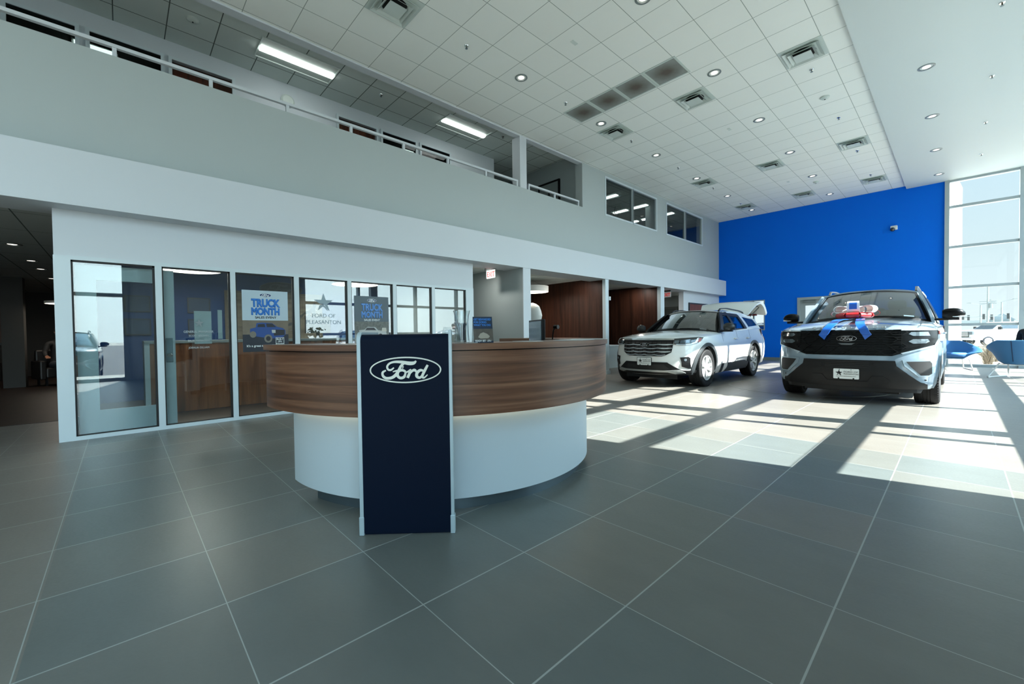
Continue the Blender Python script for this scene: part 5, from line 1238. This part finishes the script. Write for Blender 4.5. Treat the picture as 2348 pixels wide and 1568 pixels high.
o = MB().lathe([(.001, 0), (.12, 0), (.12, .02), (.09, .045), (.001, .055)], 28, axis='x').build('wall_speaker', DIFM, loc=(-8.755, 2.42, 5.62), smooth=.5); tag(o, 'oval white alarm sounder on the gallery back wall under the ceiling', 'alarm sounder')
# tube lights (gallery and the upper rooms)
def troffer(x, y, z, lab, grp, rz=0, L=1.2, wd=.30):
    t_ = empty('ceiling_light', (x, y, z), rz, lab, 'ceiling light', grp)
    mb = MB().box(-wd, -wd+.02, -L/2, L/2, -.02, 0).box(wd-.02, wd, -L/2, L/2, -.02, 0).box(-wd, wd, -L/2-.02, -L/2, -.02, 0).box(-wd, wd, L/2, L/2+.02, -.02, 0); mb.build('light_frame', DIFM, t_)
    B('light_tray', mat('tray_white', 'a8b2ad', .5), -wd, wd, -L/2, L/2, -.004, 0, t_)
    MB().rings([[(r*.07*math.cos(a), yy, -.02-.035*r*math.sin(a)) for a in [PI*i/8-.2 for i in range(11)] for r in (1,)] for yy in (-L/2+.01, L/2-.01)]).build('light_diffuser', LAMPC, t_, smooth=.6)
troffer(-7.92, 2.38, ZG, 'lit tube light in the gallery ceiling at upper left', 'gallery tube lights'); troffer(-7.88, 5.95, ZG, 'lit tube light in the gallery ceiling nearer the white column', 'gallery tube lights')
for x, y, l in ((-7.75, 11.7, 'nearest the left edge of the left window'), (-8.42, 13.4, 'middle of the left window'), (-7.64, 13.4, 'by the window post in the left window'), (-8.95, 15.05, 'lowest in the left window'), (-8.2, 15.05, 'beside the inner column'), (-7.5, 15.05, 'at the left edge of the right window')):
    troffer(x, y, 5.56, 'tube light behind the upper windows, '+l, 'upper room tube lights', PI/2, .58, .22)
troffer(-9.7, -.2, ZG-.03, 'tube light inside the first gallery office', 'gallery office tube lights', 0, .5, .12); troffer(-9.8, 5.6, ZG-.03, 'tube light inside the last gallery office', 'gallery office tube lights', 0, .5, .12)
def sword_plant(x, y, z, n, h, lab):
    p = empty('potted_plant', (x, y, z), 0, lab, 'plant', 'plants in the upper windows')
    MB().lathe([(.001, 0), (.12, 0), (.15, .25), (.14, .25), (.001, .22)], 20).build('pot', mat('dark_pot', '25282a', .5), p, smooth=.5)
    for k in range(n):
        a = random.uniform(0, 2*PI); l = h*random.uniform(.7, 1); s_ = random.uniform(.05, .35)
        R = []
        for i in range(7):
            t = i/6; w = .028*math.sin(PI*(.15+.85*(1-t)))*(1-t*.6)+.001; r = .03+s_*l*t*t
            c = Vector((r*math.cos(a), r*math.sin(a), .2+l*t)); b_ = Vector((-math.sin(a), math.cos(a), 0))*w
            R.append([c-b_, c+b_, c+b_+Vector((0, 0, .002)), c-b_+Vector((0, 0, .002))])
        MB().rings(R).build('leaf', mat('plant_leaf', '25332c', .5, var=.2), p)
sword_plant(-7.35, 11.1, 3.331, 9, 1.45, 'spiky potted plant silhouetted in the left upper window'); sword_plant(-7.35, 14.7, 3.331, 12, 1.3, 'spiky potted plant silhouetted in the right upper window')
# gallery railing
def railing(ys, y0, y1, lab):
    r_ = empty('railing', (XW-.05, 0, ZP), 0, lab, 'railing', 'gallery railings')
    B('top_rail', WALL, -.025, .025, y0, y1, .115, .155, r_)
    for y in ys: B('rail_post', WALL, -.02, .02, y-.02, y+.02, 0, .115, r_)
railing([-1.87, -.925, .02, .95, 1.88, 2.83, 3.78, 4.73, 5.69, 6.6], -7.9, 6.62, 'long white railing on the gallery parapet, left of the white column')
railing([6.98, 7.89, 8.83], 6.96, 8.85, 'short white railing on the gallery parapet, right of the white column')
pc, f = picture('picture', (-8.43, 9.078, 4.3), (1, 0, 0), .80, 1.16, BLACK, mat('pale_print', '7f8a88', .6), 'black-framed star picture on the gallery end wall', None, .045, .05)
MB().prism([(.40+.33*a, .60+.33*b) for a, b in STAR], f, .03, .034).build('printed_star', mat('dark_star', '23282a', .6), pc)
# security camera on the blue wall
sc_ = empty('security_camera', (-1.40, D, 4.34), 0, 'small white security camera high on the blue wall', 'security camera')
MB().box(-.085, .085, -.10, 0, -.05, .085).build('camera_mount', WHITE, sc_, bevel=.02); MB().lathe([(.001, -.15), (.035, -.14), (.06, -.11), (.066, -.07), (.001, -.06)], 24, (-.03, .0, -.03), 'y').build('camera_dome', mat('dome_dark', '2b3033', .2, coat=1), sc_, smooth=True)

# =================================================================== LOUNGE CHAIRS AND PEOPLE
CHB = mat('blue_upholstery', '2b6197', .55, var=.03, scale=6); CHD = mat('blue_upholstery_back', '36709f', .6, var=.03); LEGW = mat('white_tube', 'd9dcda', .3)
def lounge_chair(x, y, rz, sc, lab):
    c = empty('lounge_chair', (x, y, 0), rz, lab, 'chair', 'blue lounge chairs by the window'); c.scale = (sc, sc, sc)
    # shell: local +y is the open front
    NA = 28; R = []
    rim = []
    for k in range(NA+1):
        t = -1+2*k/NA; a = t*math.radians(128); ca, sa = math.sin(a), -math.cos(a)
        zt = lerp(.80, .50, max(0, (abs(t)-.30)/.70)**1.0); wr = lerp(.42, .66, max(0, (abs(t)-.32)/.68)**1.3)
        rim.append((ca, sa, zt, wr))
    for d in (0, .03):
        pass
    rows = []
    for (ca, sa, zt, wr) in rim:
        prof = [(.0, .30), (.26, .30), (.33, .36), (lerp(.34, wr, .5), lerp(.38, zt, .55)), (wr, zt), (wr-.03, zt+.005), (lerp(.30, wr-.035, .5), lerp(.42, zt, .55)), (.28, .42), (.0, .40)]
        rows.append([(r*ca, r*sa*.92, z) for r, z in prof])
    MB().rings(rows).build('chair_shell', CHD, c, smooth=.9)
    MB().rings([[(q*u, q*v_*.9+.04, z) for u, v_ in [(math.cos(2*PI*i/24), math.sin(2*PI*i/24)) for i in range(24)]] for q, z in ((.02, .36), (.29, .36), (.32, .40), (.32, .44), (.29, .47), (.02, .475))]).build('seat_cushion', CHB, c, smooth=.9)
    for s2 in (-1, 1):
        MB().tube(catmull([(s2*.30, .26, .31), (s2*.33, .36, .10), (s2*.34, .40, .015), (s2*.34, .2, .012), (s2*.34, -.25, .012), (s2*.34, -.38, .015), (s2*.31, -.30, .12), (s2*.26, -.16, .31)], 5), .014, 8).build('sled_leg', LEGW, c, smooth=True)
    MB().tube([(-.28, .2, .29), (.28, .2, .29)], .01, 6).build('cross_bar', LEGW, c); MB().tube([(-.26, -.16, .29), (.26, -.16, .29)], .01, 6).build('cross_bar', LEGW, c)
    MB().tube([(0, -.33*.92, .36), (0, -.385*.92, .61), (0, -.425*.92, .80)], .007, 6).build('back_seam', mat('seam_navy', '16304e', .7), c)
    return c
lounge_chair(-.12, 16.85, PI+math.radians(12), .98, 'blue lounge chair facing the room, between the silver-blue SUV and the window')
lounge_chair(.98, 14.60, math.radians(-25), 1.06, 'blue lounge chair turned back-on at the right edge, with a seated person')
lounge_chair(-.62, 15.5, math.radians(75), .9, 'blue lounge chair mostly hidden behind the silver-blue SUV')
def person(loc, rz, lab, top, trousers, hairc, seated=True):
    p = empty('person', loc, rz, lab, 'person')
    SK = mat('skin', 'a9745a', .5, var=.06, scale=8)
    def skin(name, V, Ed, Rr, m):
        me = bpy.data.meshes.new(name); me.from_pydata(V, Ed, []); o = bpy.data.objects.new(name, me); COL.objects.link(o); me.materials.append(m)
        md = o.modifiers.new('s', 'SKIN'); o.modifiers.new('u', 'SUBSURF').levels = 2
        sv = me.skin_vertices[0].data if me.skin_vertices else None
        for i, r in enumerate(Rr): sv[i].radius = r if isinstance(r, tuple) else (r, r)
        sv[0].use_root = True; md.use_smooth_shade = True; o.parent = p; o.modifiers['u'].render_levels = 2
        return o
    # seated figure, facing +y, hips at z .50
    V = [(0, 0, .50), (0, -.02, .66), (0, -.05, .86), (0, -.05, 1.04), (0, -.03, 1.13), (0, -.01, 1.20),
         (.19, -.04, 1.04), (.27, .02, .82), (.30, .22, .72), (-.19, -.04, 1.04), (-.27, .02, .82), (-.22, .24, .70),
         (.11, .06, .49), (.14, .46, .50), (.14, .48, .12), (.15, .60, .05), (-.11, .06, .49), (-.14, .46, .50), (-.14, .48, .12), (-.15, .60, .05)]
    E2 = [(0, 1), (1, 2), (2, 3), (3, 4), (4, 5), (3, 6), (6, 7), (7, 8), (3, 9), (9, 10), (10, 11), (0, 12), (12, 13), (13, 14), (14, 15), (0, 16), (16, 17), (17, 18), (18, 19)]
    Rr = [(.15, .11), (.145, .10), (.16, .11), (.15, .10), .06, .052, .065, .05, .036, .065, .05, .036, .085, .065, .048, .04, .085, .065, .048, .04]
    skin('body', V, E2, Rr, top)
    MB().tube([(.13, .10, .51), (.14, .46, .515), (.14, .485, .48), (.14, .49, .14)], [.095, .078, .072, .06], 12).build('trousers', trousers, p, smooth=True); MB().tube([(-.13, .10, .51), (-.14, .46, .515), (-.14, .485, .48), (-.14, .49, .14)], [.095, .078, .072, .06], 12).build('trousers', trousers, p, smooth=True)
    for s2 in (-1, 1): MB().rings([[(s2*.15+a*w, y, z) for a, z in ((-1, .0), (1, .0), (1, h), (-1, h))] for y, w, h in ((.42, .035, .09), (.50, .045, .10), (.62, .048, .06), (.69, .03, .03))]).build('shoe', BLACK, p, smooth=.9)
    hd = empty_part('head', p, (0, .0, 1.33)); mb = MB(); R = []
    for k in range(15):
        a = PI*k/14; z = .122*math.cos(a); r = math.sin(a); R.append([(.075*r*math.cos(t)*(1 if z > -.04 else 1-(-.04-z)*4), .095*r*math.sin(t)+(.012 if z < 0 else 0)*math.sin(t), z) for t in [2*PI*i/20 for i in range(20)]])
    mb.rings(R).build('face', SK, hd, smooth=True)
    MB().rings([[(a*w, y, z) for a in (-1, 1)]+[(0, y+.012, z)] for w, y, z in ((.006, .093, .02), (.012, .108, -.022), (.008, .095, -.030))]).build('nose', SK, hd, smooth=True)
    for s2 in (-1, 1):
        MB().lathe([(.001, .0), (.011, .003), (.006, .010), (.001, .012)], 12, (s2*.03, .082, .012), 'y').build('eye', BLACK, hd); MB().lathe([(.001, .0), (.016, .0), (.014, s2*.012), (.001, s2*.012)], 12, (s2*.072, .0, -.005), 'x').build('ear', SK, hd)
    MB().box(-.022, .022, .088, .098, -.062, -.055).build('mouth', mat('lips', '7a4038', .5), hd)
    mb = MB(); R = []
    for k in range(9):
        a = PI*.62*k/8; z = .128*math.cos(a)+.008; r = math.sin(a); R.append([(.083*r*math.cos(t), .100*r*math.sin(t)-.014, z+(.03 if math.sin(t) > .3 and k > 4 else 0)) for t in [2*PI*i/20 for i in range(20)]])
    mb.rings(R).build('hair', hairc, hd, smooth=True)
    for s2, (hx_, hy, hz) in ((1, (.30, .24, .715)), (-1, (-.22, .26, .695))):
        ha = empty_part('hand', p, (hx_, hy, hz)); MB().tube([(0, -.02, 0), (0, .02, 0), (0, .06, -.002), (0, .085, -.006)], [.022, .033, .038, .030], 10).build('palm', SK, ha, smooth=True)
        for i in range(4):
            xx = -.027+.018*i; l = (.058, .070, .066, .052)[i]; MB().tube([(xx, .075, -.003), (xx*1.1, .075+l*.5, -.006), (xx*1.12, .075+l*.85, -.022), (xx*1.12, .075+l, -.038)], [.0095, .009, .008, .006], 8).build('finger', SK, ha, smooth=True)
        MB().tube([(-s2*.028, .02, 0), (-s2*.048, .045, -.006), (-s2*.052, .072, -.016)], [.012, .0105, .008], 8).build('thumb', SK, ha, smooth=True)
    return p
DKC = mat('black_clothing', '0c0d0f', .8); HAIR = mat('dark_hair', '17110d', .7)
person((1.16, 14.62, 0), math.radians(-35), 'person in black seated at the right edge, only a dark sleeve and hand in view', DKC, mat('dark_trousers', '1a1e26', .8), HAIR)
person((-15.6, -1.15, 0), math.radians(-70), 'person in dark clothes sitting in the unlit hallway beside the column', DKC, mat('dark_trousers', '1a1e26', .8), HAIR)
def armchair(x, y, rz, lab):
    c = empty('armchair', (x, y, 0), rz, lab, 'chair', 'dark hallway armchairs'); m = mat('dark_leather', '15110f', .5)
    B('seat', m, -.3, .3, -.28, .3, .2, .44, c, .03); B('backrest', m, -.33, .33, -.38, -.26, .2, .88, c, .03)
    for s2 in (-1, 1): B('armrest', m, s2*.34-.06, s2*.34+.06, -.34, .28, .16, .62, c, .03)
    for a in (-.28, .28):
        for b in (-.3, .22): B('leg', BLACK, a-.02, a+.02, b-.02, b+.02, 0, .2, c)
armchair(-15.6, -1.17, math.radians(-70), 'dark armchair the hallway person sits in'); armchair(-15.9, -2.6, math.radians(-60), 'empty dark armchair left of the hallway column')
picture('picture', (-19.98, -3.6, 1.0), (0, 1, 0), 1.25, 1.2, BLACK, mat('amber_photo', '3a1d0e', .6, var=.7, scale=4), 'large dark amber picture on the far hallway wall', None, .06, .04)
for k, y in enumerate((-.9, -.65)): pendant('pendant_lamp', -15.2-2.2*k, y, 2.02+.0*k, .45, .06, ('glowing disc pendant far down the hallway, nearer one', 'glowing disc pendant far down the hallway, farther one')[k], 2.64)

# =================================================================== OUTSIDE
CONC = mat('pale_concrete', 'a5a297', .8, var=.06, scale=.6); 
struct(MB().box(-60, 220, D+.2, 300, -.52, -.50).box(XR+.16, 220, -120, D+.2, -.52, -.50).build('ground', CONC))
SB('pavement', CONC, XR+.16, 5, -10, 22, -.5, -.03)
SB('parking_lot', mat('asphalt', '3f4243', .85, var=.1, scale=.4), 5, 120, -80, 17.5, -.5, -.44)
SB('planting_bed', mat('mulch', 'a08a78', .95, var=.35, scale=9, bump=.5), -.15, 9, D+.2, 27, -.5, -.02)
wq = lambda a, b, d: Vector((a, b, d))
struct(MB().prism([(-.2, 18.36), (.10, 22.3), (-.5, 22.3), (-.8, 18.36)], wq, -.5, 6.2).build('wall_wing', mat('exterior_panel', 'b4b9b8', .6, var=.02)))
for z in (2.25, 3.45, 4.65): struct(MB().prism([(-.196, 18.37), (.104, 22.3), (.05, 22.3), (-.25, 18.37)], wq, z, z+.012).build('trim_wing_joint', mat('joint_grey', '858c8c', .7)))
def tuft(x, y, z, n, h, name, lab, m, sp=.5, w=.006):
    R_ = MB()
    for k in range(n):
        a = random.uniform(0, 2*PI); l = h*random.uniform(.6, 1); s_ = random.uniform(.1, sp); b0 = random.uniform(0, .25)*sp
        p = Vector((x+b0*math.cos(a*3), y+b0*math.sin(a*3), z)); q = []
        for t in (0, .5, 1): q.append(p+Vector((s_*t*t*math.cos(a), s_*t*t*math.sin(a), l*t*(1-.15*t))))
        R_.tube(q, [w, w*.8, w*.2], 4)
    o = R_.build(name, m); return tag(o, lab, 'grass' if 'grass' in name else 'plant', 'dry shrubs in the planting bed')
G2 = mat('tan_shrub', '837c6c', .9, var=.25); G3 = mat('agave_leaf', 'a3a68f', .7)
for sx, sy, lab in ((.66, 19.7, 'nearest the wing wall'), (1.55, 20.3, 'nearest the right window post'), (.85, 21.5, 'in front of the pickup grille'), (1.75, 22.2, 'below the pickup door'), (2.8, 21.2, 'at the right end of the bed'), (1.3, 23.8, 'farthest back in the bed')):
    tuft(sx, sy, -.02, 300, .82, 'shrub', 'pale dry shrub outside the window, '+lab, G2, .40, .005)
tuft(1.62, 24.5, -.02, 40, 1.35, 'agave', 'tall spiky dry agave outside the window by the right mullion', G3, .8, .02)
# cars in the side lot, seen as reflections in the office glass
NAVYP = mat('navy_car_paint', '101c33', .25, 0, coat=1); DKP = mat('charcoal_car_paint', '17191c', .25, 0, coat=1)
def recolor(o, src, new):
    for c in [o]+list(o.children_recursive):
        if c.type == 'MESH' and c.data.materials and c.data.materials[0] == src:
            c.material_slots[0].link = 'OBJECT'; c.material_slots[0].material = new
base_suv = [o for o in bpy.data.objects if o.name.startswith('suv') and not o.parent]
for k, (y, dx, src, new, lab) in enumerate([(-1.6, 10.5, SILV, DKP, 'charcoal SUV in the side lot, reflected in the first office pane'), (2.2, 11, SILV, NAVYP, 'navy SUV in the side lot beside the charcoal one'), (6.6, 10.8, SILV, DKP, 'charcoal SUV in the side lot beyond the navy one'), (10.2, 11.2, SILV, NAVYP, 'navy SUV in the side lot, farthest toward the blue wall')]):
    o = copy_tree(base_suv[0]); o.location = (dx, y, -.44); o.rotation_euler.z = PI+.1*k; o['label'] = lab; o['category'] = 'car'; o['group'] = 'cars in the side lot'; recolor(o, src, new)
o = copy_tree(base_suv[0]); o.location = (-6.6, 22.6, -.44); o.rotation_euler.z = PI+.15; tag(o, 'dark SUV parked outside, behind the small window in the blue wall', 'car', 'cars in the side lot'); recolor(o, SILV, DKP)
# white pickup in the yard
tk = empty('pickup_truck', (2.75, 54.4, -.40), math.radians(-145), 'white pickup truck parked outside beyond the window', 'car')
TWM = mat('truck_white', 'e8eae8', .3, coat=.8)
sec = lambda x, hw, z0, z1: [(x, -hw, z0), (x, hw, z0), (x, hw*1.0, lerp(z0, z1, .8)), (x, hw*.94, z1), (x, -hw*.94, z1), (x, -hw*1.0, lerp(z0, z1, .8))]
MB().rings([sec(2.95, .90, .55, 1.22), sec(2.85, .98, .5, 1.30), (sec(1.5, 1.0, .5, 1.38)), sec(-.4, 1.0, .5, 1.38), sec(-.45, 1.0, .5, 1.38), sec(-2.9, 1.0, .55, 1.38), sec(-2.95, .98, .6, 1.36)]).build('truck_body', TWM, tk, smooth=.5)
MB().rings([[(a, -w, z), (a, w, z), (b, w, z), (b, -w, z)] for z, a, b, w in ((1.38, 1.55, -.45, .95), (1.92, .85, -.35, .76), (1.99, .7, -.3, .72))]).build('truck_cab', TWM, tk, smooth=.5)
MB().rings([[(a, -w, z), (a, w, z), (b, w, z), (b, -w, z)] for z, a, b, w in ((1.42, 1.535, 1.40, .86), (1.88, .93, .85, .70))]).build('windshield', LENSD, tk)
for s2 in (1, -1):
    MB().prism([(1.25, 1.42), (-.30, 1.42), (-.25, 1.86), (.75, 1.86)], lambda a, b, d: Vector((a, s2*(.957-(b-1.38)*.35+d), b)), -.005, .01).build('side_window', LENSD, tk)
    for ax in (1.9, -1.75): wheel(tk, ax, s2*.88, s2, .40, .26, .25, 'split', TYRE, mat('bright_alloy', 'cfd2d2', .2, .85), 8)
    MB().box(1.15, 1.3, min(s2*1.02, s2*1.28), max(s2*1.02, s2*1.28), 1.35, 1.62).build('mirror', BLACK, tk, bevel=.03)
    MB().box(2.80, 3.0, min(s2*.62, s2*.96), max(s2*.62, s2*.96), .95, 1.2).build('headlamp', LENS, tk, bevel=.02)
MB().box(2.93, 2.99, -.6, .6, .75, 1.2).build('grille', BLACK, tk)
for z in (.83, .93, 1.03, 1.13): MB().box(2.98, 3.02, -.6, .6, z, z+.05).build('grille_bar', CHROME, tk)
MB().box(2.9, 3.08, -.95, .95, .48, .70).build('bumper', CHROME, tk, bevel=.03)
# street furniture far off
PG = mat('pole_grey', '8c9494', .6)
def pole(x, y, h, lab, kind):
    p = empty('street_pole', (x, y, -.5), 0, lab, 'street pole', 'street poles outside')
    MB().tube([(0, 0, 0), (0, 0, h)], [.16, .09], 8).build('pole', PG, p)
    if kind == 'util':
        for z in (h*.68, h*.64): MB().box(-.9, .9, -.06, .06, z, z+.1).build('cross_arm', PG, p)
        MB().lathe([(.001, 0), (.22, 0), (.22, .7), (.001, .7)], 12, (.3, 0, h*.56)).build('transformer', PG, p)
    if kind == 'lamp':
        for s2 in (-1, 1): MB().tube([(0, 0, h), (s2*1.6, 0, h+.45)], .04, 6).build('lamp_arm', PG, p); MB().box(s2*1.6-.3, s2*1.6+.3, -.1, .1, h+.4, h+.5).build('lamp_head', PG, p)
    if kind == 'signal':
        MB().tube([(0, 0, h), (-6, 0, h+.1)], .06, 6).build('signal_arm', PG, p)
        for xx in (-5.5, -3, -.2): MB().box(xx-.15, xx+.15, -.12, .12, h-.5, h+.45).build('traffic_light', mat('signal_dark', '3c4040', .6), p)
k_ = 100/60
pole(1.97*k_, 60*k_, 8.4, 'tall wooden utility pole with cross arms seen through the window', 'util')
pole(1.59*2, 126, 6.2, 'double-armed street lamp left of the utility pole', 'lamp'); pole(2.82*2, 120, 6.4, 'double-armed street lamp right of the utility pole', 'lamp')
pole(3.1*2, 112, 3.6, 'traffic signal mast with three lights to the right outside', 'signal'); pole(2.2*2, 114, 3.5, 'traffic signal mast with three lights left of the utility pole', 'signal')
o = MB().box(-14, 7, 169, 171, 2.2, 3.1).box(-10, -9, 169.5, 170.5, -.5, 2.2).box(-2, -1, 169.5, 170.5, -.5, 2.2).box(5, 6, 169.5, 170.5, -.5, 2.2).build('overpass', mat('far_concrete', 'a9b2b2', .8)); tag(o, 'pale highway overpass on the horizon at the left', 'bridge')
for i, (x, w, h) in enumerate(((7.5, 1.9, 3.0), (12.3, 2.0, 2.6), (17.2, 2.2, 3.1))):
    o = MB().box(x-w, x+w, 158, 164, -.5, h).prism([(x-w-.3, h), (x+w+.3, h), (x, h+1.6)], lambda a, b, d: Vector((a, d, b)), 157.8, 164.2).build('far_house', mat('far_house_blue', '7f8f97', .8)); tag(o, 'grey-blue house with a pitched roof on the horizon, %s from the left' % ORD[i], 'house', 'far houses')
for i, (x, y, h) in enumerate(((22, 150, 5), (30, 160, 4), (-20, 170, 4), (60, 120, 4), (110, 40, 4), (90, 10, 3.5), (100, -30, 4))):
    mb = MB()
    for k in range(60):
        a, b, r = random.uniform(0, 2*PI), random.uniform(.2, 1), random.uniform(.3, .7); c_ = Vector((h*.7*b*math.cos(a), h*.7*b*math.sin(a), h*random.uniform(.4, .95)))
        q = [c_+Vector((random.uniform(-r, r), random.uniform(-r, r), random.uniform(-r, r)))*1.2 for _ in range(4)]
        mb.add(q, [(0, 1, 2), (0, 2, 3), (0, 3, 1), (1, 3, 2)])
    t_ = empty('far_tree', (x, y, -.5), 0, 'low dusty tree standing far outside the showroom', 'tree', 'far trees'); mb.build('foliage', mat('far_foliage', '6f7a6c', .9, var=.2), t_)
    MB().tube([(0, 0, 0), (0, 0, h*.6)], .15, 6).build('trunk', mat('bark', '5a5046', .9), t_)

# =================================================================== LAMPS' OWN LIGHT, PLUS ADDED FILL
def lamp(kind, loc, power, size=.2, col=(1, .95, .88), spot=None):
    l = bpy.data.lights.new('lamp_light', kind); l.energy = power; l.color = col
    if kind == 'AREA': l.shape = 'DISK'; l.size = size
    elif kind == 'SPOT': l.spot_size = spot or 2.2; l.spot_blend = .6; l.shadow_soft_size = size
    else: l.shadow_soft_size = size
    o = bpy.data.objects.new('lamp_light', l); COL.objects.link(o); o.location = loc; return o
for x, y in ((-7.25, 5.76), (-7.16, 9.05), (-7.2, 12.2), (-8.2, 13.9)): lamp('AREA', (x, y, 2.60), 16 if y > 13 else 4.5, .15)  # the last has no fixture, added to brighten the far alcove wall
lamp('AREA', (-8.2, 8.5, 2.29), 2.5, .7); lamp('AREA', (-8.6, .86, 2.23), 14, .7); lamp('AREA', (-9.0, 3.76, 2.24), 12, .7)
for y in (2.38, 5.95): lamp('AREA', (-7.9, y, 5.86), 1.2, .6, (.98, 1, .97))
for x, y in ((-8.2, 12.5), (-8.6, 15.8)): lamp('AREA', (x, y, 5.46), 7, .8, (.98, 1, .97))
for x in (-10.13, -13.3): lamp('AREA', (x, -1.21, 2.6), .8, .15)
for y in (.5, 1.9, 3.3): lamp('AREA', (-7.45, y, 2.60), 5, .15)  # fill from the added office downlights
